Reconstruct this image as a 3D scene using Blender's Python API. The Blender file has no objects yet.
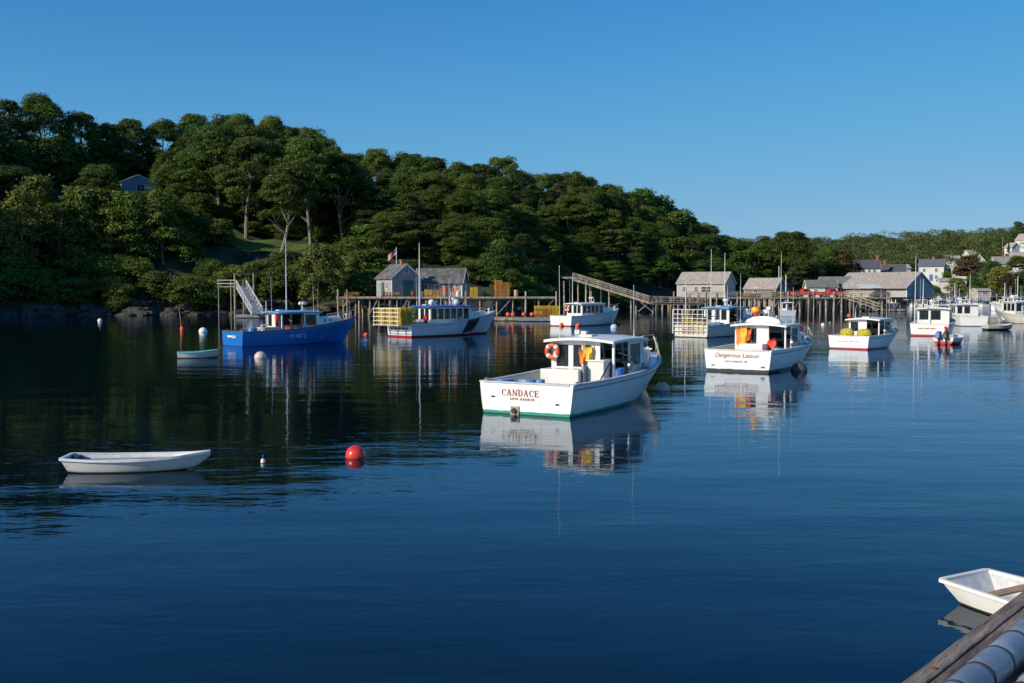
import bpy, bmesh, math, random
import numpy as np
from mathutils import Vector, Matrix
R = math.radians
random.seed(7)
# ------------------------------------------------------------------ camera, world, sun, exposure
W_, H_, F_ = 1024, 683, 1040.0
CAMZ = 4.0
PITCH = math.atan(51.5 / F_)
sc = bpy.context.scene
col = sc.collection
cam_d = bpy.data.cameras.new('camera'); cam = bpy.data.objects.new('camera', cam_d); col.objects.link(cam)
cam.location = (0, 0, CAMZ); cam.rotation_euler = (R(90) - PITCH, 0, 0)
cam_d.sensor_width = 36; cam_d.lens = 36 * F_ / W_; cam_d.clip_start = 0.1; cam_d.clip_end = 6000
sc.camera = cam
SUN_AZ = Vector((-0.84, -0.54)).normalized(); SUN_EL = R(27)
sun_dir = Vector((SUN_AZ.x * math.cos(SUN_EL), SUN_AZ.y * math.cos(SUN_EL), math.sin(SUN_EL)))
w = bpy.data.worlds.new('World'); sc.world = w; w.use_nodes = True
nt = w.node_tree; nt.nodes.clear()
sky = nt.nodes.new('ShaderNodeTexSky'); sky.sky_type = 'NISHITA'; sky.sun_disc = False
sky.sun_elevation = SUN_EL; sky.sun_rotation = math.atan2(SUN_AZ.x, SUN_AZ.y)
sky.air_density = 1.0; sky.dust_density = 0.1; sky.ozone_density = 3.0
hsv = nt.nodes.new('ShaderNodeHueSaturation'); hsv.inputs['Saturation'].default_value = 1.35
bg = nt.nodes.new('ShaderNodeBackground'); bg.inputs[1].default_value = 0.12
out = nt.nodes.new('ShaderNodeOutputWorld')
nt.links.new(sky.outputs[0], hsv.inputs['Color']); 
k1 = nt.nodes.new('ShaderNodeVectorMath'); k1.operation = 'SCALE'; k1.inputs['Scale'].default_value = 0.12
crv = nt.nodes.new('ShaderNodeRGBCurve'); k2 = nt.nodes.new('ShaderNodeVectorMath'); k2.operation = 'SCALE'; k2.inputs['Scale'].default_value = 1 / 0.12
for ci, pts in enumerate([[(0, 0), (.07, .053), (.205, .122), (.558, .231), (1, .33)], [(0, 0), (.262, .255), (.456, .376), (.84, .462), (1, .5)], [(0, 0), (.546, .578), (.716, .665), (.855, .690), (1, .72)]]):
    cu = crv.mapping.curves[ci]
    cu.points[0].location = pts[0]; cu.points[1].location = pts[-1]
    for p_ in pts[1:-1]: cu.points.new(*p_)
crv.mapping.update()
nt.links.new(hsv.outputs[0], k1.inputs[0]); nt.links.new(k1.outputs[0], crv.inputs['Color']); nt.links.new(crv.outputs[0], k2.inputs[0]); nt.links.new(k2.outputs[0], bg.inputs[0]); nt.links.new(bg.outputs[0], out.inputs[0])
sl = bpy.data.lights.new('sun', 'SUN'); sl.energy = 5.0; sl.angle = R(0.5); sl.color = (1.0, 0.89, 0.72)
sun = bpy.data.objects.new('sun', sl); col.objects.link(sun)
sun.rotation_euler = sun_dir.to_track_quat('Z', 'Y').to_euler()
sc.view_settings.view_transform = 'Standard'; sc.view_settings.look = 'None'
sc.view_settings.exposure = 0.0; sc.view_settings.gamma = 1.0
sc.render.engine = 'CYCLES'
sc.cycles.use_denoising = True
sc.cycles.max_bounces = 6; sc.cycles.diffuse_bounces = 2; sc.cycles.glossy_bounces = 3
sc.cycles.transparent_max_bounces = 8; sc.cycles.transmission_bounces = 3
sc.cycles.sample_clamp_indirect = 4.0

# ------------------------------------------------------------------ helpers
def ray(u, v):
    x = (u - 512) / F_; y = (341.5 - v) / F_
    c, s = math.cos(PITCH), math.sin(PITCH)
    return Vector((x, c + y * s, -s + y * c))
def water(u, v, z=0.0):
    d = ray(u, v); t = (z - CAMZ) / d.z
    return Vector((0, 0, CAMZ)) + d * t
def at(u, v, Y):
    d = ray(u, v); t = Y / d.y
    return Vector((0, 0, CAMZ)) + d * t
def proj(p):
    c, s = math.cos(PITCH), math.sin(PITCH)
    x, y, z = p[0], p[1], p[2] - CAMZ
    dz = y * c - z * s; up = y * s + z * c
    return 512 + F_ * x / dz, 341.5 - F_ * up / dz

MATS = {}
def mat(name, c, rough=0.6, var=0.12, scale=2.0, bump=0.0, metallic=0.0, coat=0.0, spec=0.5, stretch=(1,1,1), dirt=None, dscale=1.2, dirtlo=0.55, dirthi=0.75, alpha=1.0):
    if name in MATS: return MATS[name]
    m = bpy.data.materials.new(name); m.use_nodes = True; n = m.node_tree.nodes; l = m.node_tree.links
    b = n['Principled BSDF']; b.inputs['Roughness'].default_value = rough; b.inputs['Metallic'].default_value = metallic
    b.inputs['Specular IOR Level'].default_value = spec
    if coat: b.inputs['Coat Weight'].default_value = coat; b.inputs['Coat Roughness'].default_value = 0.15
    tc = n.new('ShaderNodeTexCoord'); mp = n.new('ShaderNodeMapping'); mp.inputs['Scale'].default_value = stretch
    l.new(tc.outputs['Object'], mp.inputs[0])
    no = n.new('ShaderNodeTexNoise'); no.inputs['Scale'].default_value = scale; no.inputs['Detail'].default_value = 5
    l.new(mp.outputs[0], no.inputs['Vector'])
    mx = n.new('ShaderNodeMix'); mx.data_type = 'RGBA'
    lo = [max(0, k * (1 - var * 1.6)) for k in c]; hi = [min(1, k * (1 + var * 1.2)) for k in c]
    mx.inputs[6].default_value = (*lo, 1); mx.inputs[7].default_value = (*hi, 1)
    mr = n.new('ShaderNodeMapRange'); mr.inputs[1].default_value = 0.3; mr.inputs[2].default_value = 0.7
    l.new(no.outputs[0], mr.inputs[0]); l.new(mr.outputs[0], mx.inputs[0])
    last = mx.outputs[2]
    if dirt:
        n2 = n.new('ShaderNodeTexNoise'); n2.inputs['Scale'].default_value = dscale; n2.inputs['Detail'].default_value = 8; n2.inputs['Roughness'].default_value = 0.7
        l.new(mp.outputs[0], n2.inputs['Vector'])
        m2 = n.new('ShaderNodeMapRange'); m2.inputs[1].default_value = dirtlo; m2.inputs[2].default_value = dirthi
        l.new(n2.outputs[0], m2.inputs[0])
        x2 = n.new('ShaderNodeMix'); x2.data_type = 'RGBA'; x2.inputs[7].default_value = (*dirt, 1)
        l.new(m2.outputs[0], x2.inputs[0]); l.new(last, x2.inputs[6]); last = x2.outputs[2]
    l.new(last, b.inputs['Base Color'])
    if bump:
        bp = n.new('ShaderNodeBump'); bp.inputs['Strength'].default_value = bump; bp.inputs['Distance'].default_value = 0.02
        n3 = n.new('ShaderNodeTexNoise'); n3.inputs['Scale'].default_value = scale * 4; n3.inputs['Detail'].default_value = 4
        l.new(mp.outputs[0], n3.inputs['Vector']); l.new(n3.outputs[0], bp.inputs['Height']); l.new(bp.outputs[0], b.inputs['Normal'])
    if alpha < 1: b.inputs['Alpha'].default_value = alpha
    MATS[name] = m; return m

def hull_mat(name, c, boot=None, bh=0.10, bottom=None, rough=0.28, stain=(0.42, 0.36, 0.27), st=0.35, wob=0.05):
    """paint with a boot stripe at the waterline and faint run-off stains"""
    if name in MATS: return MATS[name]
    m = mat(name, c, rough=rough, var=0.05, scale=1.3, coat=0.3)
    n = m.node_tree.nodes; l = m.node_tree.links; b = n['Principled BSDF']
    src = b.inputs['Base Color'].links[0].from_socket
    tc = n.new('ShaderNodeTexCoord'); sep = n.new('ShaderNodeSeparateXYZ'); l.new(tc.outputs['Object'], sep.inputs[0])
    mp = n.new('ShaderNodeMapping'); mp.inputs['Scale'].default_value = (6, 6, 0.9); l.new(tc.outputs['Object'], mp.inputs[0])
    ns = n.new('ShaderNodeTexNoise'); ns.inputs['Scale'].default_value = 1.0; ns.inputs['Detail'].default_value = 6; ns.inputs['Roughness'].default_value = 0.65
    l.new(mp.outputs[0], ns.inputs['Vector'])
    r1 = n.new('ShaderNodeMapRange'); r1.inputs[1].default_value = 0.56; r1.inputs[2].default_value = 0.80; r1.inputs[4].default_value = st
    l.new(ns.outputs[0], r1.inputs[0])
    x1 = n.new('ShaderNodeMix'); x1.data_type = 'RGBA'; x1.inputs[7].default_value = (*stain, 1)
    l.new(r1.outputs[0], x1.inputs[0]); l.new(src, x1.inputs[6]); last = x1.outputs[2]
    if boot:
        nw = n.new('ShaderNodeTexNoise'); nw.inputs['Scale'].default_value = 2.2; nw.inputs['Detail'].default_value = 6; l.new(tc.outputs['Object'], nw.inputs['Vector'])
        ma = n.new('ShaderNodeMath'); ma.operation = 'MULTIPLY_ADD'; ma.inputs[1].default_value = wob * 2; ma.inputs[2].default_value = bh - wob
        l.new(nw.outputs[0], ma.inputs[0])
        lt = n.new('ShaderNodeMath'); lt.operation = 'LESS_THAN'; l.new(sep.outputs[2], lt.inputs[0]); l.new(ma.outputs[0], lt.inputs[1])
        x2 = n.new('ShaderNodeMix'); x2.data_type = 'RGBA'; x2.inputs[7].default_value = (*boot, 1)
        l.new(lt.outputs[0], x2.inputs[0]); l.new(last, x2.inputs[6]); last = x2.outputs[2]
    # weed line
    l2 = n.new('ShaderNodeMath'); l2.operation = 'LESS_THAN'; l2.inputs[1].default_value = 0.025; l.new(sep.outputs[2], l2.inputs[0])
    x3 = n.new('ShaderNodeMix'); x3.data_type = 'RGBA'; x3.inputs[7].default_value = (*(bottom or (0.05, 0.05, 0.03)), 1)
    l.new(l2.outputs[0], x3.inputs[0]); l.new(last, x3.inputs[6]); last = x3.outputs[2]
    l.new(last, b.inputs['Base Color'])
    return m

def glass_mat():
    if 'window_glass' in MATS: return MATS['window_glass']
    m = bpy.data.materials.new('window_glass'); m.use_nodes = True; n = m.node_tree.nodes; l = m.node_tree.links
    b = n['Principled BSDF']; b.inputs['Base Color'].default_value = (0.02, 0.028, 0.035, 1); b.inputs['Roughness'].default_value = 0.06
    b.inputs['Alpha'].default_value = 0.62
    no = n.new('ShaderNodeTexNoise'); no.inputs['Scale'].default_value = 2.5
    mr = n.new('ShaderNodeMapRange'); mr.inputs[3].default_value = 0.03; mr.inputs[4].default_value = 0.16
    l.new(no.outputs[0], mr.inputs[0]); l.new(mr.outputs[0], b.inputs['Roughness'])
    MATS['window_glass'] = m; return m

class MB:
    def __init__(s): s.v = []; s.f = []
    def add(s, vs, fs):
        o = len(s.v); s.v += [tuple(q) for q in vs]; s.f += [tuple(i + o for i in f) for f in fs]
    def box(s, c, d, rz=0.0, rx=0.0, ry=0.0):
        h = [k / 2 for k in d]
        M = Matrix.Rotation(rz, 3, 'Z') @ Matrix.Rotation(ry, 3, 'Y') @ Matrix.Rotation(rx, 3, 'X')
        vs = [Vector(c) + M @ Vector((sx * h[0], sy * h[1], sz * h[2])) for sx in (-1, 1) for sy in (-1, 1) for sz in (-1, 1)]
        s.add(vs, [(0,1,3,2),(4,6,7,5),(0,4,5,1),(2,3,7,6),(0,2,6,4),(1,5,7,3)])
    def hexa(s, b4, t4):
        s.add(list(b4) + list(t4), [(3,2,1,0),(4,5,6,7),(0,1,5,4),(1,2,6,5),(2,3,7,6),(3,0,4,7)])
    def bar(s, a, b, t, w=None):
        a = Vector(a); b = Vector(b); d = (b - a)
        if d.length < 1e-6: return
        d.normalize(); up = Vector((0, 0, 1)) if abs(d.z) < 0.95 else Vector((1, 0, 0))
        x = d.cross(up).normalized(); y = x.cross(d); w = w or t
        x = x * w / 2; y = y * t / 2
        s.hexa([a - x - y, a + x - y, a + x + y, a - x + y], [b - x - y, b + x - y, b + x + y, b - x + y])
    def tube(s, pts, r, n=8, cap=True):
        pts = [Vector(p) for p in pts]; m = len(pts)
        rs = r if isinstance(r, (list, tuple)) else [r] * m
        o = len(s.v); ref = None
        for i, p in enumerate(pts):
            d = (pts[min(i + 1, m - 1)] - pts[max(i - 1, 0)]).normalized()
            if ref is None:
                ref = d.cross(Vector((0, 0, 1)) if abs(d.z) < 0.9 else Vector((1, 0, 0))).normalized()
            ref = (ref - d * ref.dot(d)).normalized(); q = d.cross(ref)
            for k in range(n):
                a = 2 * math.pi * k / n
                s.v.append(tuple(p + (ref * math.cos(a) + q * math.sin(a)) * rs[i]))
        for i in range(m - 1):
            for k in range(n):
                s.f.append((o + i * n + k, o + i * n + (k + 1) % n, o + (i + 1) * n + (k + 1) % n, o + (i + 1) * n + k))
        if cap:
            s.f.append(tuple(o + k for k in reversed(range(n)))); s.f.append(tuple(o + (m - 1) * n + k for k in range(n)))
    def lathe(s, prof, n=16, c=(0, 0, 0)):
        o = len(s.v); m = len(prof)
        for r, z in prof:
            for k in range(n):
                a = 2 * math.pi * k / n; s.v.append((c[0] + r * math.cos(a), c[1] + r * math.sin(a), c[2] + z))
        for i in range(m - 1):
            for k in range(n): s.f.append((o + i * n + k, o + i * n + (k + 1) % n, o + (i + 1) * n + (k + 1) % n, o + (i + 1) * n + k))
        s.f.append(tuple(o + k for k in reversed(range(n)))); s.f.append(tuple(o + (m - 1) * n + k for k in range(n)))
    def torus(s, c, Rr, r, axis='X', a0=0, a1=2 * math.pi, n=28, m=10):
        pts = []
        for i in range(n + 1):
            a = a0 + (a1 - a0) * i / n; p, q = Rr * math.cos(a), Rr * math.sin(a)
            pts.append({'X': (c[0], c[1] + p, c[2] + q), 'Z': (c[0] + p, c[1] + q, c[2]), 'Y': (c[0] + p, c[1], c[2] + q)}[axis])
        s.tube(pts, r, m)
    def grid(s, P, nu, nv):
        o = len(s.v)
        for i in range(nu + 1):
            for j in range(nv + 1): s.v.append(tuple(P(i / nu, j / nv)))
        for i in range(nu):
            for j in range(nv):
                a = o + i * (nv + 1) + j; s.f.append((a, a + nv + 1, a + nv + 2, a + 1))
    def build(s, name, m, parent=None, smooth=False, bevel=0.0, label=None, ang=40):
        me = bpy.data.meshes.new(name); me.from_pydata(s.v, [], s.f); me.update()
        me.materials.append(m)
        bm = bmesh.new(); bm.from_mesh(me); bmesh.ops.recalc_face_normals(bm, faces=bm.faces)
        if smooth:
            for f in bm.faces: f.smooth = True
            for e in bm.edges:
                if len(e.link_faces) == 2 and e.calc_face_angle(0) > R(ang): e.smooth = False
        bm.to_mesh(me); bm.free()
        o = bpy.data.objects.new(name, me); col.objects.link(o)
        if parent: o.parent = parent
        if bevel:
            b = o.modifiers.new('bevel', 'BEVEL'); b.width = bevel; b.segments = 2; b.limit_method = 'ANGLE'
        if label: o['label'] = label
        return o
def tag(o, label, cat, group=None, kind=None):
    if kind: o['kind'] = kind
    if label: o['label'] = label
    if cat: o['category'] = cat
    if group: o['group'] = group
    return o
def struct(o, kind='structure', label=None):
    o['kind'] = kind
    if label: o['label'] = label
    return o
def thing(name, label, cat, loc=(0, 0, 0), rz=0.0, group=None):
    o = bpy.data.objects.new(name, None); col.objects.link(o); o.empty_display_size = 0.3
    o.location = loc; o.rotation_euler = (0, 0, rz)
    return tag(o, label, cat, group)
def dup(root, loc, rz=None, label=None, group=None, scale=None):
    r = root.copy(); col.objects.link(r); r.location = loc
    if rz is not None: r.rotation_euler = (0, 0, rz)
    if scale is not None: r.scale = scale if isinstance(scale, tuple) else (scale,) * 3
    if label: r['label'] = label
    if group: r['group'] = group
    for ch in root.children:
        c = ch.copy(); col.objects.link(c); c.parent = r
        for g in ch.children:
            d = g.copy(); col.objects.link(d); d.parent = c
    return r
def npmesh(name, V, Q, m, tint=None):
    me = bpy.data.meshes.new(name)
    me.vertices.add(len(V)); me.vertices.foreach_set('co', V.astype(np.float32).ravel())
    nf, k = Q.shape
    me.loops.add(nf * k); me.loops.foreach_set('vertex_index', Q.astype(np.int32).ravel())
    me.polygons.add(nf); me.polygons.foreach_set('loop_start', np.arange(0, nf * k, k, dtype=np.int32))
    me.polygons.foreach_set('loop_total', np.full(nf, k, dtype=np.int32))
    if tint is not None:
        a = me.attributes.new('tint', 'FLOAT', 'FACE'); a.data.foreach_set('value', tint.astype(np.float32))
    me.update(); me.validate(); me.materials.append(m); return me
def interp(x, xs, ys): return float(np.interp(x, xs, ys))

# ------------------------------------------------------------------ terrain
SX = [-400,-200,-150,-110,-90,-79,-60,-44,-32,-20,-8,0,9,30,43,60,93,155,400,900]
SY = [20,35,75,118,146,158,164,169,166,165,168,177,198,225,238,262,280,318,335,330]
RX = [-400,-200,-106,-85,-60,-40,-25,0,22,47,60,70,93,155,300,900]
RY = [20,25,27,24,27,22,18,18,16,10,7,4.5,3,4,6,6]
FX = [-400,60,110,205,263,330,900]; FY = [0,0,15,19,21,24,22]
def shore(X): return interp(X, SX, SY) + 1.3 * math.sin(X * 0.35) + 0.7 * math.sin(X * 0.9 + 1)
def sm(t): t = max(0.0, min(1.0, t)); return t * t * (3 - 2 * t)
def ground(X, Y):
    d = Y - shore(X)
    if d < 0: return max(-3.0, d * 0.35)
    b = min(1.0, d / 5.0) ** 0.7 * 2.0
    z = b + (interp(X, RX, RY) - 2.0) * (0.35 * sm(d / 22) + 0.65 * sm((d - 8) / 60))
    z += interp(X, FX, FY) * sm((d - 25) / 240)
    z += 0.35 * math.sin(X * 0.21 + Y * 0.13) * min(1, d / 10) + 0.2 * math.sin(X * 0.6 - Y * 0.4) * min(1, d / 6)
    return z
def ground_mat():
    m = mat('hillside', (0.035, 0.04, 0.018), rough=0.95, var=0.5, scale=0.25, bump=0.5, dirt=(0.055, 0.045, 0.03), dscale=0.5)
    n = m.node_tree.nodes; l = m.node_tree.links; b = n['Principled BSDF']
    src = b.inputs['Base Color'].links[0].from_socket
    g = n.new('ShaderNodeNewGeometry'); sp = n.new('ShaderNodeSeparateXYZ'); l.new(g.outputs['Position'], sp.inputs[0])
    no = n.new('ShaderNodeTexNoise'); no.inputs['Scale'].default_value = 0.8; l.new(g.outputs['Position'], no.inputs['Vector'])
    a = n.new('ShaderNodeMath'); a.operation = 'MULTIPLY_ADD'; a.inputs[1].default_value = 1.6; l.new(no.outputs[0], a.inputs[0]); a.inputs[2].default_value = 0.7
    lt = n.new('ShaderNodeMath'); lt.operation = 'LESS_THAN'; l.new(sp.outputs[2], lt.inputs[0]); l.new(a.outputs[0], lt.inputs[1])
    x = n.new('ShaderNodeMix'); x.data_type = 'RGBA'; x.inputs[7].default_value = (0.035, 0.03, 0.022, 1)
    l.new(lt.outputs[0], x.inputs[0]); l.new(src, x.inputs[6]); l.new(x.outputs[2], b.inputs['Base Color'])
    return m
xs = list(np.arange(-400, -120, 12)) + list(np.arange(-120, 110, 2.5)) + list(np.arange(110, 400, 8)) + list(np.arange(400, 1300, 60))
ds = [-25, -10, -4, -1.5, 0, 1, 2, 3.5, 5, 7, 9, 12, 15, 19, 24, 30, 37, 45, 54, 64, 76, 90, 110, 135, 165, 200, 240, 300, 400, 600, 1000, 2500]
tm = MB(); 
for X in xs:
    s0 = shore(X)
    for d in ds: tm.v.append((float(X), s0 + d, ground(X, s0 + d)))
n = len(ds)
for i in range(len(xs) - 1):
    for j in range(n - 1): tm.f.append((i * n + j, (i + 1) * n + j, (i + 1) * n + j + 1, i * n + j + 1))
struct(tm.build('hillside', ground_mat(), smooth=True, ang=180), label='wooded hillside and rocky shore around the harbour')
# water: one sheet
def water_mat():
    m = bpy.data.materials.new('harbour_water'); m.use_nodes = True; n = m.node_tree.nodes; l = m.node_tree.links
    n.remove(n['Principled BSDF'])
    df = n.new('ShaderNodeBsdfDiffuse'); df.inputs[0].default_value = (0.0012, 0.006, 0.010, 1)
    gl = n.new('ShaderNodeBsdfGlossy'); gl.inputs['Color'].default_value = (0.78, 0.88, 1.0, 1); gl.inputs['Roughness'].default_value = 0.012
    fr = n.new('ShaderNodeFresnel'); fr.inputs[0].default_value = 1.30
    ms = n.new('ShaderNodeMixShader'); l.new(fr.outputs[0], ms.inputs[0]); l.new(df.outputs[0], ms.inputs[1]); l.new(gl.outputs[0], ms.inputs[2]); l.new(ms.outputs[0], n['Material Output'].inputs[0])
    g = n.new('ShaderNodeNewGeometry')
    def noise(sx, sy, det, rot=0.0, dist=0.0):
        mp = n.new('ShaderNodeMapping'); mp.inputs['Scale'].default_value = (sx, sy, 1); mp.inputs['Rotation'].default_value = (0, 0, rot)
        l.new(g.outputs['Position'], mp.inputs[0])
        t = n.new('ShaderNodeTexNoise'); t.inputs['Scale'].default_value = 1.0; t.inputs['Detail'].default_value = det; t.inputs['Distortion'].default_value = dist
        l.new(mp.outputs[0], t.inputs['Vector']); return t.outputs[0]
    def mul(a, k):
        q = n.new('ShaderNodeMath'); q.operation = 'MULTIPLY'; l.new(a, q.inputs[0])
        if isinstance(k, float): q.inputs[1].default_value = k
        else: l.new(k, q.inputs[1])
        return q.outputs[0]
    def add(a, c):
        q = n.new('ShaderNodeMath'); q.operation = 'ADD'; l.new(a, q.inputs[0]); l.new(c, q.inputs[1]); return q.outputs[0]
    patch = noise(0.02, 0.05, 2, 0.3)
    pr = n.new('ShaderNodeMapRange'); pr.inputs[1].default_value = 0.40; pr.inputs[2].default_value = 0.62; pr.inputs[3].default_value = 0.35; pr.inputs[4].default_value = 1.0
    l.new(patch, pr.inputs[0])
    swell = mul(noise(0.16, 0.42, 1, 0.12), WV[0])
    rip = mul(mul(noise(0.7, 1.9, 2, -0.15, 0.4), WV[1]), pr.outputs[0])
    fine = mul(mul(noise(3.0, 8.0, 2, 0.1), WV[2]), pr.outputs[0])
    h = add(add(swell, rip), fine)
    bp = n.new('ShaderNodeBump'); bp.inputs['Strength'].default_value = 1.0; bp.inputs['Distance'].default_value = 1.0
    l.new(h, bp.inputs['Height']); l.new(bp.outputs[0], gl.inputs['Normal']); l.new(bp.outputs[0], fr.inputs['Normal']); l.new(bp.outputs[0], df.inputs['Normal'])
    return m
WV = (0.027, 0.0135, 0.0034)
wm = MB(); wm.add([(-900, -200, 0), (1300, -200, 0), (1300, 700, 0), (-900, 700, 0)], [(0, 1, 2, 3)])
struct(wm.build('water', water_mat()), label='calm dark blue harbour water')

# ------------------------------------------------------------------ foliage
def leaf_mat(name, dark, light, warm=(0.16, 0.11, 0.03), warmamt=0.0):
    m = bpy.data.materials.new(name); m.use_nodes = True; n = m.node_tree.nodes; l = m.node_tree.links
    b = n['Principled BSDF']; b.inputs['Roughness'].default_value = 0.55; b.inputs['Specular IOR Level'].default_value = 0.25
    at_ = n.new('ShaderNodeAttribute'); at_.attribute_name = 'tint'
    oi = n.new('ShaderNodeObjectInfo')
    mx = n.new('ShaderNodeMix'); mx.data_type = 'RGBA'; mx.inputs[6].default_value = (*dark, 1); mx.inputs[7].default_value = (*light, 1)
    l.new(at_.outputs['Fac'], mx.inputs[0])
    hs = n.new('ShaderNodeHueSaturation'); l.new(mx.outputs[2], hs.inputs['Color'])
    r1 = n.new('ShaderNodeMapRange'); r1.inputs[3].default_value = 0.475; r1.inputs[4].default_value = 0.52; l.new(oi.outputs['Random'], r1.inputs[0]); l.new(r1.outputs[0], hs.inputs['Hue'])
    mm = n.new('ShaderNodeMath'); mm.operation = 'MULTIPLY'; mm.inputs[1].default_value = 7.13; l.new(oi.outputs['Random'], mm.inputs[0])
    fr = n.new('ShaderNodeMath'); fr.operation = 'FRACT'; l.new(mm.outputs[0], fr.inputs[0])
    r2 = n.new('ShaderNodeMapRange'); r2.inputs[3].default_value = 0.75; r2.inputs[4].default_value = 1.3; l.new(fr.outputs[0], r2.inputs[0]); l.new(r2.outputs[0], hs.inputs['Value'])
    l.new(hs.outputs[0], b.inputs['Base Color'])
    tr = n.new('ShaderNodeBsdfTranslucent'); l.new(hs.outputs[0], tr.inputs[0])
    ms = n.new('ShaderNodeMixShader'); ms.inputs[0].default_value = 0.32
    l.new(b.outputs[0], ms.inputs[1]); l.new(tr.outputs[0], ms.inputs[2]); l.new(ms.outputs[0], n['Material Output'].inputs[0])
    return m
def leaves(rng, C, Rr, n, size, tv, oblate=0.6, zmin=-0.35):
    """C clump centres (k,3); Rr radii (k,); n leaves per clump"""
    k = len(C); N = k * n
    d = rng.normal(size=(N, 3)); d /= np.linalg.norm(d, axis=1, keepdims=True)
    d[:, 2] = np.where(d[:, 2] < zmin, -d[:, 2], d[:, 2])
    rr = np.repeat(Rr, n)[:, None] * (0.55 + 0.5 * rng.random((N, 1)) ** 0.6) * np.where(rng.random((N, 1)) < 0.22, 1.0 + 0.45 * rng.random((N, 1)), 1.0)
    P = np.repeat(C, n, axis=0) + d * rr * np.array([1, 1, oblate])
    nor = d + rng.normal(size=(N, 3)) * 0.55 + np.array([0, 0, 0.35]); nor /= np.linalg.norm(nor, axis=1, keepdims=True)
    a = np.cross(nor, rng.normal(size=(N, 3))); a /= np.linalg.norm(a, axis=1, keepdims=True); b = np.cross(nor, a)
    s = (size * (0.6 + 0.8 * rng.random((N, 1))))
    V = np.stack([P - a * s * .5, P - b * s * .36, P + a * s * .5, P + b * s * .36], axis=1).reshape(-1, 3)
    Q = np.arange(N * 4).reshape(-1, 4)
    t = np.clip(np.repeat(tv, n) + rng.normal(size=N) * 0.18, 0, 1)
    return V, Q, t
def envelope(rng, k, H, base, Rm, power=0.5, flat=1.0):
    out = []
    for i in range(k):
        h = rng.random() ** 0.75
        e = max(0.12, (1 - h ** 2.2)) ** power * (0.55 + 0.45 * min(1, h / 0.25))
        a = rng.random() * 2 * math.pi; r = Rm * e * (0.45 + 0.55 * rng.random() ** 0.4) * 0.82
        out.append((r * math.cos(a), r * math.sin(a), base + (H - base) * h * 0.93))
    return np.array(out)
BARK = mat('bark', (0.11, 0.09, 0.07), rough=0.9, var=0.3, scale=3, bump=0.4)
BARKL = mat('pale_bark', (0.22, 0.195, 0.165), rough=0.85, var=0.35, scale=2, bump=0.3, dirt=(0.08, 0.07, 0.06), dscale=3)
def trunk_mesh(rng, name, H, base, C, r0, lean, bark, limbs=9):
    mb = MB(); top = H * 0.85
    pts = []; rs = []
    for i in range(7):
        t = i / 6; pts.append((lean * math.sin(t * 1.6) + 0.25 * math.sin(t * 5), 0.2 * math.sin(t * 4), -1.0 + (top + 1.0) * t)); rs.append(r0 * (1 - t) ** 0.8 + 0.05)
    mb.tube(pts, rs, 7)
    idx = rng.permutation(len(C))[:limbs]
    for i in idx:
        c = C[i]; t = min(0.9, max(0.3, (c[2] - 2.5) / top * 0.75)); f = t * 6; j = int(f); fr = f - j
        p = Vector(pts[j]).lerp(Vector(pts[min(j + 1, 6)]), fr)
        q = Vector(c); mid = p.lerp(q, 0.5) + Vector((0, 0, -0.5)); rr = r0 * 0.38
        mb.tube([p, mid, q], [rr, rr * .7, rr * .25], 5)
    o = mb.build(name, bark, smooth=True); return o
LEAF = leaf_mat('oak_leaves', (0.038, 0.070, 0.009), (0.130, 0.190, 0.030))
LEAFD = leaf_mat('pine_needles', (0.026, 0.050, 0.012), (0.085, 0.125, 0.028))
LEAFY = leaf_mat('light_leaves', (0.07, 0.105, 0.016), (0.19, 0.23, 0.04))
LEAFB = leaf_mat('brown_leaves', (0.06, 0.04, 0.018), (0.12, 0.09, 0.03))
protos = {}
def proto(key, cat, name, seed, H, base, Rm, k, n, size, crad, leaf, bark=BARK, oblate=0.6, r0=0.28, lean=0.4, power=0.5, limbs=9, conical=False):
    rng = np.random.default_rng(seed)
    if conical:
        C = []
        for i in range(k):
            h = rng.random() ** 0.9; a = rng.random() * 6.283; r = Rm * (1 - h) * (0.5 + 0.5 * rng.random())
            C.append((r * math.cos(a), r * math.sin(a), base + (H - base) * h))
        C = np.array(C)
    else:
        C = envelope(rng, k, H, base, Rm, power)
        C[:, 0] += lean * (C[:, 2] / H)
    rad = crad * (0.65 + 0.7 * rng.random(k))
    if conical: rad *= (1.15 - (C[:, 2] - base) / (H - base))
    V, Q, t = leaves(rng, C, rad, n, size, 0.2 + 0.6 * rng.random(k), oblate)
    me = npmesh('crown', V, Q, leaf, t)
    root = thing(name, 'x', cat, (0, 0, -500))
    co = bpy.data.objects.new('crown', me); col.objects.link(co); co.parent = root
    if bark is not None:
        tr = trunk_mesh(rng, 'trunk', H, base, C, r0, lean, bark, limbs); tr.parent = root
    protos[key] = (root, H, Rm, [0]); return root
for i in range(5):
    proto('oak%d' % i, 'tree', 'oak_tree', 10 + i, 16, 2.2 + 0.7 * (i % 3), 6.4 + 0.5 * (i % 2), 130, 230, 0.28, 1.25, LEAF, oblate=0.62, lean=0.8 * ((i % 3) - 1))
for i in range(2):
    proto('pine%d' % i, 'tree', 'pine_tree', 30 + i, 17, 2.5, 5.2, 105, 190, 0.30, 1.2, LEAFD, oblate=0.5, power=0.7)
for i in range(2):
    proto('tall%d' % i, 'tree', 'pine_tree', 40 + i, 19, 6.8, 7.0, 100, 240, 0.30, 1.45, LEAF, bark=BARKL, oblate=0.48, r0=0.36, lean=2.6 if i else -1.2, limbs=14)
for i in range(2):
    proto('birch%d' % i, 'tree', 'birch_tree', 50 + i, 12, 3.2, 3.2, 50, 150, 0.34, 1.05, LEAFY, bark=BARKL, oblate=0.7, r0=0.15, lean=0.8, limbs=10)
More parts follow.
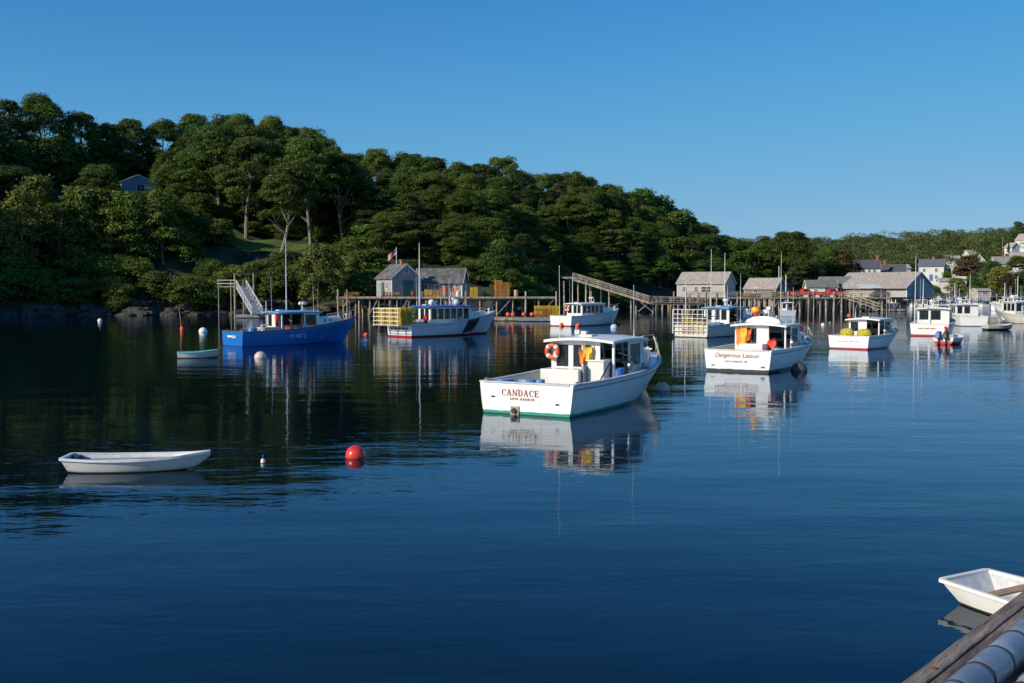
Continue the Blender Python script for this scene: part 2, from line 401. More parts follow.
for i in range(3):
    proto('shrub%d' % i, 'shrub', 'shrub', 60 + i, 4.2, 0.1, 2.9, 34, 190, 0.27, 1.05, LEAF, bark=BARK, oblate=0.7, r0=0.08, power=0.4, limbs=8)
proto('spruce0', 'tree', 'spruce_tree', 70, 15, 0.8, 3.0, 150, 70, 0.34, 0.62, LEAFD, oblate=0.6, conical=True)
proto('young0', 'tree', 'ash_tree', 80, 9, 1.2, 4.3, 40, 230, 0.34, 1.25, leaf_mat('yellow_green_leaves', (0.10, 0.125, 0.02), (0.25, 0.26, 0.055)), bark=BARKL, oblate=0.7, r0=0.14)
proto('brown0', 'tree', 'maple_tree', 81, 11, 1.5, 4.3, 34, 200, 0.42, 1.4, LEAFB, oblate=0.7)
proto('green0', 'tree', 'maple_tree', 82, 11, 1.0, 4.6, 36, 200, 0.42, 1.4, leaf_mat('maple_leaves', (0.03, 0.07, 0.010), (0.09, 0.16, 0.022)), oblate=0.7)
def plant(key, X, Y, height, label, group, wide=1.0, rz=None, z=None):
    root, H, Rm, used = protos[key]
    s = height / H; sw = s * wide
    z = ground(X, Y) if z is None else z
    rz = random.uniform(0, 6.28) if rz is None else rz
    if not used[0]:
        used[0] = 1; r = root; r.location = (X, Y, z - 0.1); r.rotation_euler = (0, 0, rz); r.scale = (sw, sw, s); r['label'] = label; r['group'] = group
    else: r = dup(root, (X, Y, z - 0.1), rz, label, group, (sw, sw, s))
    return r
SKU = [-200,0,50,95,130,150,175,215,245,290,330,350,400,450,500,530,560,600,640,680,720,750,770]
SKV = [98,91,95,106,121,115,113,106,106,120,133,144,151,152,155,168,167,175,189,209,227,242,246]
GL = 'trees on the wooded hill across the harbour'
rt = random.Random(3)
def uX(u, Y): return (u - 512) * Y / F_
for row, (dd, off, step) in enumerate([(68, 0, 4.6), (54, 14, 4.8), (38, 36, 5.2), (24, 60, 5.6), (12, 90, 6.0)]):
    X = -108 - dd * 0.3
    while X < 72:
        X += step * rt.uniform(0.75, 1.25)
        d = dd + rt.uniform(-4, 4); Y = shore(X) + d
        u = 512 + F_ * X / Y
        if u > 765 or u < -110: continue
        v = interp(u, SKU, SKV) + off * (1.0 if u < 560 else max(0.35, 1 - (u - 560) / 260)) + rt.uniform(-2, 9)
        if row >= 3 and 195 < u < 345: continue               # the lawn
        if row >= 2 and u < 195:
            v = max(v, (188 if row > 2 else 158) + rt.uniform(-4, 10))
        if row >= 1 and 105 < u < 172: v = max(v, 190 + rt.uniform(0, 8))
        if row >= 1 and 50 < u < 86: v = max(v, 203)
        if row == 4 and 370 < u < 480: continue
        g = ground(X, Y); zt = at(u, v, Y).z; h = zt - g
        if h < 4.5:
            continue
        h = min(h, 24)
        if row == 4 and u < 195: key = 'birch%d' % rt.randrange(2)
        elif row == 0: key = rt.choice(['oak0', 'oak1', 'oak2', 'oak3', 'oak4', 'pine0'])
        else: key = rt.choice(['oak0', 'oak1', 'oak2', 'oak3', 'oak4', 'pine0', 'pine1', 'oak2'])
        if u > 640 and rt.random() < 0.3: key = 'green0'
        wide = max(0.9, min(1.7, 14.0 / h)) * rt.uniform(0.9, 1.15)
        kind = {'oak': 'full crowned broadleaf tree', 'pin': 'dark flat layered pine', 'bir': 'slim pale stemmed birch', 'gre': 'bright green maple'}[key[:3]]
        where = ['on the skyline of the wooded hill', 'just below the skyline of the hill', 'halfway up the wooded hill', 'on the lower slope of the wooded hill', 'near the foot of the wooded hill'][row]
        side = ' above the white rowboat' if u < 200 else ' behind the blue boat' if u < 370 else ' behind the two shacks' if u < 520 else ' behind the sloping pier' if u < 665 else ' behind the shingled cottage'
        plant(key, X, Y, h, kind + ' ' + where + side, GL, wide)
# unseen trees added left of the frame to keep the left bank in shade
for k in range(20):
    X = rt.uniform(-140, -88); Y = shore(X) + rt.uniform(3, 30)
    if 512 + F_ * X / Y > -60: continue
    plant('oak%d' % (k % 5), X, Y, rt.uniform(17, 22), 'large broadleaf tree added out of view on the left to shade the bank', 'unseen trees added outside the left of the frame for shade', 1.1)
# tall bare trunked pines over the lawn, birches on the left bank, the light bush on the shore
for (u, Y, h, key, rz, lab) in [
    (247, 196, 19, 'tall0', 2.8, 'tall pine with pale bare trunk at the left end of the lawn'),
    (222, 200, 18, 'tall0', 1.0, 'pine with bare trunk at the dark edge left of the lawn'),
    (280, 188, 17, 'tall1', 0.2, 'pine with pale trunk leaning right over the lawn'),
    (312, 196, 20, 'tall0', 0.6, 'tall pine with forked limbs right of the lawn'),
    (345, 200, 18, 'tall1', 2.2, 'pine with pale trunk on the slope left of the shacks'),
    (265, 205, 20, 'tall1', 4.1, 'broad topped pine at the back of the lawn')]:
    X = uX(u, Y); plant(key, X, Y, h, lab, GL, 1.0, rz)
for (u, Y, h, lab) in [(36, 172, 14, 'leftmost pale birch above the white rowboat'), (80, 174, 12, 'twin birch with pale stem above the white rowboat'),
    (104, 175, 13.5, 'birch with rounded pale crown below the grey hillside house'), (128, 176, 12.5, 'crooked white stemmed birch below the grey hillside house'), (165, 177, 12, 'birch right of the grey hillside house')]:
    X = uX(u, Y); plant('birch%d' % (u % 2), X, Y, h, lab, GL, 1.15)
plant('young0', uX(318, 163), 163.5, 9.8, 'light yellow green young tree on the shore behind the blue boat', GL, 0.95, z=1.2)
plant('young0', uX(345, 172), 174, 6.0, 'small olive tree on the shore right of the light green tree', GL, 0.9)
plant('spruce0', uX(150, 250), 250, 18, 'pointed spruce standing on the skyline in the notch', GL)
plant('spruce0', uX(318, 243), 243, 17.5, 'dark spruce top poking out of the skyline', GL)
plant('spruce0', uX(690, 270), 270, 15, 'thin spruce on the falling end of the skyline', GL)
# undergrowth
GS = 'shrubs on the wooded bank'
for k in range(142):
    u = rt.uniform(-40, 760)
    d = rt.choice([rt.uniform(1.2, 6), rt.uniform(6, 15), rt.uniform(14, 34)])
    Y0 = 170; X = uX(u, Y0)
    for _ in range(3): Y0 = shore(X) + d; X = uX(u, Y0)
    if 200 < u < 330 and d > 12: continue
    if 222 < u < 262 and d < 4: continue
    if 372 < u < 520 and d < 7: continue
    if 292 < u < 345 and d < 6: continue
    if u > 655 and d < 4: continue
    h = rt.uniform(2.6, 5.2) if u < 560 else rt.uniform(2.2, 4)
    side = 'above the white rowboat' if u < 200 else 'behind the blue boat' if u < 370 else 'behind the two shacks' if u < 520 else 'behind the sloping pier' if u < 665 else 'behind the shingled cottage'
    plant('shrub%d' % rt.randrange(3), X, Y0, h, 'leafy dark shrub on the bank ' + side, GS, rt.uniform(1.1, 1.6))
for k in range(26):
    u = 205 + (k % 13) * 9.6 + rt.uniform(-2, 2); d = rt.choice([5, 8, 11]) + rt.uniform(-1.5, 1.5); Y0 = 180; X = uX(u, Y0)
    for _ in range(3): Y0 = shore(X) + d; X = uX(u, Y0)
    plant('shrub%d' % (k % 3), X, Y0, rt.uniform(2.4, 3.6), 'leafy dark shrub on the bank below the lawn', GS, rt.uniform(1.0, 1.4))
for k in range(50):
    u = -20 + k * 14.5 + rt.uniform(-4, 4); Y0 = 250; X = uX(u, Y0)
    for _ in range(3): Y0 = shore(X) + 74; X = uX(u, Y0)
    plant('shrub%d' % (k % 3), X, Y0, rt.uniform(6, 9) if u < 600 else 4, 'tall understory bush between the trunks on the hill crest', GS, 1.0)
for k in range(16):
    u = 165 + k * 12 + rt.uniform(-4, 4); Y0 = 215 + (k % 3) * 9; X = uX(u, Y0); g = ground(X, Y0); zt = at(u, 150 + (k % 4) * 13, Y0).z
    plant('oak%d' % (k % 5), X, Y0, max(8, min(20, zt - g)), 'dark broadleaf tree behind the tall lawn pines', GL, 1.1)
for k in range(20):
    u = 190 + k * 8.5 + rt.uniform(-3, 3); Y0 = 202 + rt.uniform(0, 10); X = uX(u, Y0)
    plant('shrub%d' % (k % 3), X, Y0, rt.uniform(3, 5), 'tall bush at the back of the lawn', GS, 1.1)
for k in range(9):
    u = 186 + (k % 5) * 8 + rt.uniform(-2, 2); Y0 = 188 + (k // 5) * 9; X = uX(u, Y0)
    plant('shrub%d' % (k % 3), X, Y0, rt.uniform(3.2, 4.4), 'dense bush at the left end of the lawn', GS, 1.2)
for k in range(8):
    u = 222 + k * 16; Y0 = 199.5 + (k % 2) * 1.5; X = uX(u, Y0)
    plant('shrub%d' % (k % 3), X, Y0, rt.uniform(1.8, 3.0), 'low bush between the tall pine trunks', GS, 1.5)
for k in range(14):
    u = 476 + (k % 7) * 11 + rt.uniform(-2, 2); Y0 = 182 + (k // 7) * 9 + max(0, u - 510) * .25; X = uX(u, Y0)
    plant('shrub%d' % (k % 3), X, Y0, rt.uniform(3.5, 5), 'dense dark bush on the slope behind the piled traps', GS, 1.2)
# lawn: a sheet laid a little above the hillside
def lawn(name, u0, u1, Ya, Yb, lab):
    mb = MB(); nx, ny = 20, 10
    for i in range(nx + 1):
        for j in range(ny + 1):
            Y = Ya + (Yb - Ya) * j / ny; X = uX(u0 + (u1 - u0) * i / nx, Y) + 1.2 * math.sin(j * 1.3)
            mb.v.append((X, Y, ground(X, Y) + 0.22))
    for i in range(nx):
        for j in range(ny):
            a = i * (ny + 1) + j; mb.f.append((a, a + ny + 1, a + ny + 2, a + 1))
    struct(mb.build(name, mat('lawn_grass', (0.07, 0.13, 0.02), rough=0.9, var=0.3, scale=1.5), smooth=True), label=lab)
lawn('lawn', 205, 318, 188, 197, 'mown grass slope under the tall pines')
lawn('lawn', 556, 604, 214, 228, 'small grass clearing above the sloping pier')
# shore rocks, each one
rock_p = []
for q in range(4):
    rr = random.Random(q + 5); mb = MB()
    bm = bmesh.new(); bmesh.ops.create_icosphere(bm, subdivisions=2, radius=1)
    for vv in bm.verts:
        k = 1 + 0.28 * math.sin(vv.co.x * 3.1 + q) * math.sin(vv.co.y * 2.7 + q * 2) + rr.uniform(-.1, .1)
        vv.co = Vector((vv.co.x * k, vv.co.y * k, vv.co.z * k * 0.6))
    me = bpy.data.meshes.new('shore_rock'); bm.to_mesh(me); bm.free(); me.materials.append(mat('shore_rock', (0.085, 0.078, 0.07), rough=0.9, var=0.5, scale=1.5, bump=0.6, dirt=(0.03, 0.03, 0.02), dscale=1.2, dirtlo=0.45, dirthi=0.6))
    rock_p.append(me)
for k in range(170):
    u = rt.uniform(-30, 760); X = uX(u, 170); d = rt.uniform(-0.8, 3.5)
    for _ in range(3): Y0 = shore(X) + d; X = uX(u, Y0)
    o = bpy.data.objects.new('shore_rock', rock_p[k % 4]); col.objects.link(o)
    s = rt.uniform(0.5, 1.5); o.scale = (s * rt.uniform(.9, 1.7), s, s * rt.uniform(.7, 1.1)); o.location = (X, Y0, max(0.0, ground(X, Y0)) + 0.05); o.rotation_euler = (0, 0, rt.uniform(0, 6))
    side = 'below the birches at the left' if u < 200 else 'behind the blue boat' if u < 370 else 'under the long wharf' if u < 560 else 'behind the sloping pier'
    tag(o, 'dark grey rock on the tide line ' + side, 'rock', 'rocks along the shore')
# far wood on the right: nobody could count it
def far_wood():
    rng = np.random.default_rng(5); Vs, Qs, Ts = [], [], []; off = 0
    Cs = []
    for k in range(3300):
        X = rng.uniform(40, 780); d = rng.uniform(70, 330); 
        Y = shore(X) + d; u = 512 + F_ * X / Y
        if u < 735 or u > 1420: continue
        z = ground(X, Y)
        skip = False
        for (hu, hv, hY, hw) in HOLES:
            top = proj((X, Y, z + 9))[1]
            if abs(u - hu) < hw and Y < hY + 4 and top < hv + 6: skip = True
        if skip: continue
        hgt = rng.uniform(6, 13)
        Cs.append((X, Y, z, hgt, rng.random()))
    for (X, Y, z, hgt, t) in Cs:
        k = 7; rx = hgt * 0.42
        C = np.stack([X + rng.normal(size=k) * rx * .45, Y + rng.normal(size=k) * rx * .45, z + hgt * rng.uniform(.3, .9, k)], axis=1)
        V, Q, tt = leaves(rng, C, rx * rng.uniform(.35, .6, k), 80, 0.58, np.full(k, -0.1 + 1.1 * t) + rng.normal(size=k) * .1, 0.75)
        Vs.append(V); Qs.append(Q + off); Ts.append(tt); off += len(V)
    me = npmesh('far_wood', np.concatenate(Vs), np.concatenate(Qs), leaf_mat('far_leaves', (0.055, 0.095, 0.028), (0.16, 0.22, 0.06)), np.concatenate(Ts))
    o = bpy.data.objects.new('far_wood', me); col.objects.link(o)
    tag(o, 'mixed green wood covering the hill beyond the right end of the harbour', 'woodland', kind='stuff')
# (u, v base, Y, half width px) of far houses that stay clear of trees in front
HOLES = [(865, 276, 345, 14), (897, 274, 350, 9), (931, 279, 352, 14), (962, 272, 370, 9), (978, 270, 372, 8), (1002, 266, 385, 11), (1011, 249, 440, 8), (1021, 243, 452, 8), (945, 285, 335, 9), (960, 283, 335, 9), (988, 284, 350, 8), (952, 266, 400, 7), (1017, 262, 400, 8), (970, 259, 440, 6)]
far_wood()
GR = 'trees round the houses at the right'
for (key, u, vb, Y, h, wd, lab) in [
    ('oak1', 768, 0, 292, 16, 1.2, 'big round dark tree left of the long wharf houses'), ('oak3', 790, 0, 288, 18, 1.25, 'tallest round tree behind the long wharf'),
    ('oak0', 755, 0, 285, 13, 1.2, 'round tree behind the masts at the end of the hill'), ('green0', 742, 0, 280, 11, 1.2, 'light green tree at the foot of the hill end'),
    ('brown0', 842, 0, 300, 13, 1.1, 'dark reddish tree behind the green roofed shed'), ('oak4', 826, 0, 302, 14, 1.1, 'dark green tree behind the red trucks'),
    ('green0', 808, 0, 290, 9, 1.3, 'bright green tree behind the red trucks'), ('brown0', 851, 0, 306, 10, 1.2, 'brownish tree left of the white farmhouse'),
    ('brown0', 885, 0, 362, 9, 1.0, 'small brown tree behind the farmhouse chimneys'), ('brown0', 970, 0, 368, 12, 1.3, 'rusty brown tree between the hillside houses'),
    ('spruce0', 1007, 0, 430, 14, 1.0, 'dark spruce on the hill by the white gabled house'), ('spruce0', 947, 0, 520, 13, 1.1, 'small pointed spruce on the far skyline'),
    ('pine1', 1018, 0, 470, 20, 0.9, 'tall pine standing above the skyline at the right edge'),
    ('green0', 945, 0, 336, 7, 1.1, 'bright green tree right of the white and blue house'), ('green0', 990, 0, 345, 10, 1.3, 'bright green tree below the grey hillside house'),
    ('young0', 1000, 0, 330, 9, 1.2, 'yellow green tree near the harbour at the right edge'), ('oak2', 1016, 0, 335, 12, 1.2, 'dark tree near the harbour at the right edge'),
    ('brown0', 1008, 0, 322, 7, 1.0, 'small brown tree by the waterfront at the right'), ('green0', 972, 0, 332, 6, 1.4, 'low green tree behind the crowded boats'),
    ('young0', 955, 0, 330, 5, 1.5, 'low yellowish tree behind the crowded boats'), ('oak2', 985, 0, 352, 9, 1.1, 'round dark tree between two hillside houses')]:
    plant(key, uX(u, Y), Y, h, lab, GR, wd)
for k in range(32):
    u = rt.uniform(925, 1035); X = uX(u, 325); d = rt.uniform(3, 22)
    for _ in range(3): Y0 = shore(X) + d; X = uX(u, Y0)
    if 938 < u < 966 or 980 < u < 996: continue
    plant('shrub%d' % rt.randrange(3), X, Y0, rt.uniform(1.8, 3.2), 'leafy shrub on the bank behind the crowded boats', 'shrubs on the far right bank', 1.3)
# ------------------------------------------------------------------ materials for boats and wharves
WHITE = mat('white_gelcoat', (0.76, 0.75, 0.71), rough=0.32, var=0.05, scale=1.5, coat=0.3, dirt=(0.45, 0.42, 0.36), dscale=2.0, dirtlo=0.58, dirthi=0.9)
WHITE2 = mat('white_paint', (0.66, 0.66, 0.63), rough=0.5, var=0.08, scale=3, dirt=(0.4, 0.36, 0.3), dscale=3, dirtlo=0.6, dirthi=0.85)
GREY = mat('grey_paint', (0.22, 0.24, 0.26), rough=0.55, var=0.15, scale=3)
RAILB = mat('blue_grey_rail', (0.20, 0.27, 0.40), rough=0.45, var=0.15, scale=4)
DECKM = mat('deck_paint', (0.34, 0.34, 0.32), rough=0.75, var=0.2, scale=3, dirt=(0.12, 0.10, 0.08), dscale=3)
DARK = mat('dark_rubber', (0.02, 0.02, 0.022), rough=0.6, var=0.2)
BLACK = mat('black_paint', (0.015, 0.015, 0.018), rough=0.5, var=0.2)
STEEL = mat('steel_tube', (0.42, 0.43, 0.44), rough=0.35, var=0.1, metallic=0.6)
MASTM = mat('mast_paint', (0.62, 0.63, 0.64), rough=0.4, var=0.08)
ORANGE = mat('orange_plastic', (0.75, 0.09, 0.02), rough=0.5, var=0.12)
RED = mat('red_paint', (0.55, 0.02, 0.02), rough=0.4, var=0.12)
REDB = mat('red_vinyl', (0.72, 0.03, 0.022), rough=0.36, var=0.12, scale=6, coat=0.3, dirt=(.42, .10, .07), dscale=7, dirtlo=.5, dirthi=.75)
YEL = mat('yellow_oilskin', (0.70, 0.42, 0.02), rough=0.5, var=0.12, scale=5)
BLUEP = mat('blue_plastic', (0.02, 0.14, 0.48), rough=0.4, var=0.15, scale=4)
LBLUE = mat('light_blue_paint', (0.12, 0.34, 0.62), rough=0.45, var=0.1)
NAVYROOF = mat('blue_roof_paint', (0.03, 0.12, 0.50), rough=0.45, var=0.1)
WOOD = mat('weathered_wood', (0.30, 0.26, 0.21), rough=0.85, var=0.35, scale=2.5, bump=0.4, stretch=(1, 1, 0.4), dirt=(0.10, 0.085, 0.07), dscale=3)
PILE = mat('piling_wood', (0.33, 0.27, 0.20), rough=0.9, var=0.4, scale=1.5, bump=0.4, dirt=(0.07, 0.06, 0.05), dscale=1.0)
TAN = mat('tan_varnished_wood', (0.42, 0.25, 0.11), rough=0.5, var=0.25, scale=5, stretch=(1, 5, 1))
ROPE = mat('rope', (0.45, 0.40, 0.30), rough=0.9, var=0.25, scale=10)
WIRE = mat('yellow_wire', (0.62, 0.42, 0.03), rough=0.5, var=0.2, scale=4)
WIREO = mat('orange_wire', (0.50, 0.22, 0.05), rough=0.55, var=0.3, scale=4)
WIREG = mat('green_wire', (0.10, 0.12, 0.05), rough=0.6, var=0.3, scale=4)
GLASS = glass_mat()
PINKISH = mat('mooring_ball', (0.62, 0.50, 0.42), rough=0.45, var=0.1, scale=3, dirt=(0.3, 0.25, 0.15), dscale=4)
INTER = mat('wheelhouse_inside', (0.30, 0.29, 0.27), rough=0.7, var=0.2)
LRED = mat('lettering_maroon', (0.28, 0.03, 0.03), rough=0.5, var=0.15)
LBLK = mat('lettering_dark', (0.10, 0.06, 0.08), rough=0.5, var=0.15)
LWHT = mat('lettering_white', (0.7, 0.7, 0.7), rough=0.5, var=0.1)
LBLU = mat('lettering_navy', (0.05, 0.05, 0.20), rough=0.5, var=0.1)

# ------------------------------------------------------------------ hulls
class Hull:
    def __init__(s, L, B, hs, hb, draft=0.45, rake=1.5, tr=0.92, fine=2.5, ae=0.07):
        s.L, s.B, s.hs, s.hb, s.dr, s.rake, s.tr, s.fine, s.ae = L, B, hs, hb, draft, rake, tr, fine, ae
    def half(s, t):
        if t < .42: return s.B / 2 * (s.tr + (1 - s.tr) * math.sin(t / .42 * math.pi / 2))
        q = (t - .42) / .58; return s.B / 2 * max(0.012, 1 - q ** s.fine)
    def sheer(s, t): return s.hs + (s.hb - s.hs) * max(0, (t - .05) / .95) ** 1.9
    def P(s, t, v, side=1, inset=0.0):
        z = -s.dr + (s.sheer(t) + s.dr) * v
        e = s.ae + (0.95 - s.ae) * t ** 3.0
        w_ = max(0.0, s.half(t) * max(v, 1e-4) ** e - inset)
        return Vector((t * (s.L - s.rake * (1 - v) ** 1.15), side * w_, z))
    def edge(s, t, side=1, inset=0.0, dz=0.0):
        p = s.P(t, 1.0, side); p.y = side * max(0.0, abs(p.y) - inset); p.z += dz; return p
    def vz(s, t, z): return (z + s.dr) / (s.sheer(t) + s.dr)
def hull_text(parent, h, txt, size, x, z, m):
    def yy(xx):
        t = xx / h.L
        for _ in range(6): v = h.vz(t, z); t = xx / (h.L - h.rake * (1 - v) ** 1.15)
        return h.P(t, h.vz(t, z), 1).y
    n_ = len(txt); wd = size * .62
    a = math.atan2(-(yy(x + .8) - yy(x - .8)), 1.6)
    o = lettering(parent, txt, size, (x, -yy(x) - .035, z), m, face=(R(90), 0, -a), extr=.02); return o
def lettering(parent, txt, size, loc, m, face='stern', shear=0.0, name='lettering', space=1.0, extr=0.006):
    c = bpy.data.curves.new(name, 'FONT'); c.body = txt; c.size = size; c.extrude = extr; c.align_x = 'CENTER'; c.align_y = 'CENTER'; c.shear = shear; c.space_character = space
    c.materials.append(m); tmp = bpy.data.objects.new(name, c); col.objects.link(tmp); bpy.context.view_layer.update()
    me = bpy.data.meshes.new_from_object(tmp.evaluated_get(bpy.context.evaluated_depsgraph_get())); bpy.data.objects.remove(tmp)
    o = bpy.data.objects.new(name, me); col.objects.link(o); o.parent = parent; o.location = loc
    if face == 'stern': o.rotation_euler = Matrix(((0, 0, -1), (-1, 0, 0), (0, 1, 0))).to_euler()
    elif face == 'side': o.rotation_euler = (R(90), 0, 0)
    elif face == 'port': o.rotation_euler = (R(90), 0, R(180))
    else: o.rotation_euler = face
    return o
def serif_word(parent, word, H, loc, m):
    """serif capitals cut as thin raised strokes; reads from port to starboard on a transom"""
    mb = MB(); x = 0.0; T = 0.007; tk, tn, sh = H * .17, H * .07, H * .06
    def q(a, b, c, d):
        mb.hexa([(T, -k[0], k[1]) for k in (a, b, c, d)], [(-T, -k[0], k[1]) for k in (a, b, c, d)])
    def seg(a, b, wd):
        hx = wd / 2; q((a[0] - hx, a[1]), (a[0] + hx, a[1]), (b[0] + hx, b[1]), (b[0] - hx, b[1]))
    def hb(x0, x1, z, h): q((x0, z), (x1, z), (x1, z + h), (x0, z + h))
    def arc(cx, cz, rx, rz, a0, a1):
        n = 14
        for i in range(n):
            A, B_ = a0 + (a1 - a0) * i / n, a0 + (a1 - a0) * (i + 1) / n
            wa = tn + (tk - tn) * abs(math.cos(A)); wb = tn + (tk - tn) * abs(math.cos(B_))
            q((cx + rx * math.cos(A), cz + rz * math.sin(A)), (cx + rx * math.cos(B_), cz + rz * math.sin(B_)),
              (cx + (rx - wb) * math.cos(B_), cz + (rz - tn) * math.sin(B_)), (cx + (rx - wa) * math.cos(A), cz + (rz - tn) * math.sin(A)))
    for ch in word:
        if ch == 'C': W = .82 * H; arc(x + W * .55, H / 2, W * .5, H * .5, R(48), R(312)); seg((x + W * .93, H * .66), (x + W * .93, H * .95), tn); 
        elif ch == 'A':
            W = .86 * H; seg((x + W * .12, 0), (x + W * .46, H), tn); seg((x + W * .82, 0), (x + W * .5, H), tk); hb(x + W * .26, x + W * .68, H * .32, tn); hb(x, x + W * .28, -sh * .2, sh); hb(x + W * .64, x + W, -sh * .2, sh)
        elif ch == 'N':
            W = .92 * H; seg((x + W * .16, 0), (x + W * .16, H), tn); seg((x + W * .82, 0), (x + W * .82, H), tn); seg((x + W * .8, 0), (x + W * .18, H), tk); hb(x, x + W * .32, -sh * .2, sh); hb(x, x + W * .26, H - sh, sh); hb(x + W * .66, x + W, H - sh, sh)
        elif ch == 'D':
            W = .88 * H; seg((x + W * .2, 0), (x + W * .2, H), tk); arc(x + W * .35, H / 2, W * .6, H * .5, R(-90), R(90)); hb(x + W * .02, x + W * .36, 0, sh); hb(x + W * .02, x + W * .36, H - sh, sh)
        elif ch == 'E':
            W = .76 * H; seg((x + W * .24, 0), (x + W * .24, H), tk); hb(x + W * .04, x + W * .92, 0, tn); hb(x + W * .04, x + W * .88, H - tn, tn); hb(x + W * .24, x + W * .66, H * .48, tn); seg((x + W * .9, 0), (x + W * .9, H * .26), tn); seg((x + W * .86, H * .76), (x + W * .86, H), tn); seg((x + W * .66, H * .38), (x + W * .66, H * .64), tn)
        x += W + H * .12
    wd = x - H * .12
    mb.v = [(a, b + wd / 2, c) for a, b, c in mb.v]
    o = mb.build('lettering', m, parent); o.location = loc; return o

def wall_panel(mb, A, B, z0, z1, wins, th=0.05, zb0=None):
    """upright wall from A to B (2D, or 3D lean given by callable) with window holes"""
    A = Vector(A); B = Vector(B); Lw = (B - A).length; d = (B - A) / Lw; nrm = Vector((-d.y, d.x)) * th / 2
    def blk(s0, s1, za, zb):
        if s1 - s0 < 1e-3 or zb - za < 1e-3: return
        p, q = A + d * s0, A + d * s1
        c = [p - nrm, q - nrm, q + nrm, p + nrm]
        mb.hexa([(k.x, k.y, za) for k in c], [(k.x, k.y, zb) for k in c])
    s = 0.0; panes = []
    for (a, b, za, zb) in sorted(wins):
        blk(s, a, z0, z1); blk(a, b, z0, za); blk(a, b, zb, z1); s = b
        p, q = A + d * a, A + d * b; panes.append((p, q, za, zb))
    blk(s, Lw, z0, z1); return panes
def add_panes(panes, parent, m=None, th=0.012, frame=None, name='window'):
    for (p, q, za, zb) in panes:
        g = MB(); d = (q - p).normalized(); n_ = Vector((-d.y, d.x)) * th
        c = [p - n_, q - n_, q + n_, p + n_]
        g.hexa([(k.x, k.y, za) for k in c], [(k.x, k.y, zb) for k in c])
        g.build(name, m or GLASS, parent)

def boat_hull_parts(root, h, hm, railm, deck_z, tf, deckm=None, foredeck=None, cap=0.13, stern_open=False):
    deckm = deckm or DECKM
    mb = MB(); nt_, nv = 34, 14
    for side in (1, -1):
        mb.grid(lambda t, v: h.P(t ** 0.9, v, side), nt_, nv)
    hull = mb.build('hull', hm, root, smooth=True, ang=60)
    tb = MB(); o = len(tb.v)
    for j in range(nv + 1):
        p = h.P(0, j / nv, 1); tb.v += [(0, p.y, p.z), (0, -p.y, p.z)]
    for j in range(nv): tb.f.append((2 * j, 2 * j + 1, 2 * j + 3, 2 * j + 2))
    tb.build('transom', hm, root)
    # inner sides of the cockpit, bulkhead, deck, foredeck
    ib = MB(); ts = [0.008 + (tf - 0.008) * i / 14 for i in range(15)]
    for side in (1, -1):
        def IP(t, v):
            tt = 0.012 + (tf - 0.012) * t; a = h.edge(tt, side, cap - 0.02, -0.01); z = deck_z + (a.z - deck_z) * v
            w_ = min(abs(a.y), abs(h.P(tt, max(0, h.vz(tt, deck_z)), 1).y) - 0.05) * (1 - v) + abs(a.y) * v
            q0 = h.P(tt, max(0, h.vz(tt, deck_z)), 1); return Vector((q0.x * (1 - v) + a.x * v, side * w_, z))
        ib.grid(IP, 14, 2)
    a = h.edge(0.012, 1, cap - .02); ib.add([(0.09, a.y, deck_z), (0.09, -a.y, deck_z), (0.09, -a.y, a.z - .01), (0.09, a.y, a.z - .01)], [(0, 1, 2, 3)])
    ib.build('bulwark', WHITE2, root)
    db = MB()
    def DP(t, v):
        tt = tf * t; p = h.P(tt, max(0, h.vz(tt, deck_z)), 1); return Vector((p.x + 0.02 * (1 - t), (v * 2 - 1) * (abs(p.y) - 0.04), deck_z))
    db.grid(DP, 12, 2); db.build('deck', deckm, root)
    fb = MB()
    def FP(t, v):
        tt = tf + (0.985 - tf) * t; p = h.edge(tt, 1, 0.03, -0.05); q = v * 2 - 1
        return Vector((p.x, q * p.y, p.z + 0.07 * (1 - q * q)))
    fb.grid(FP, 14, 8)
    p = h.edge(tf, 1, .03); pq_ = h.P(tf, max(0, h.vz(tf, deck_z)), 1); pb_ = max(.05, abs(pq_.y) - .06); fb.add([(p.x, p.y, p.z - .05), (p.x, -p.y, p.z - .05), (pq_.x, -pb_, deck_z), (pq_.x, pb_, deck_z)], [(0, 1, 2, 3)])
    fb.build('foredeck', foredeck or WHITE, root, smooth=True)
    rb = MB()
    for side in (1, -1):
        n_ = 30
        for i in range(n_):
            t0, t1 = i / n_, (i + 1) / n_
            c0 = min(cap, h.half(t0) * 1.1); c1 = min(cap, h.half(t1) * 1.1)
            A, B_, C, D = h.edge(t0, side, -0.03), h.edge(t1, side, -0.03), h.edge(t1, side, c1), h.edge(t0, side, c0)
            up = Vector((0, 0, 0.05)); rb.hexa([A, B_, C, D], [A + up, B_ + up, C + up, D + up])
    p = h.edge(0, 1, cap)
    if not stern_open: rb.box((0.04, 0, h.hs + 0.026), (0.14, 2 * p.y, 0.052))
    rb.build('gunwale', railm, root)
    for side in (1, -1):
        rr_ = MB(); rr_.tube([h.P(i / 24 * .985, h.vz(i / 24 * .985, h.sheer(i / 24 * .985) - .13), side) for i in range(25)], .022, 6); rr_.build('rub_rail', GREY, root, smooth=True)
    return hull

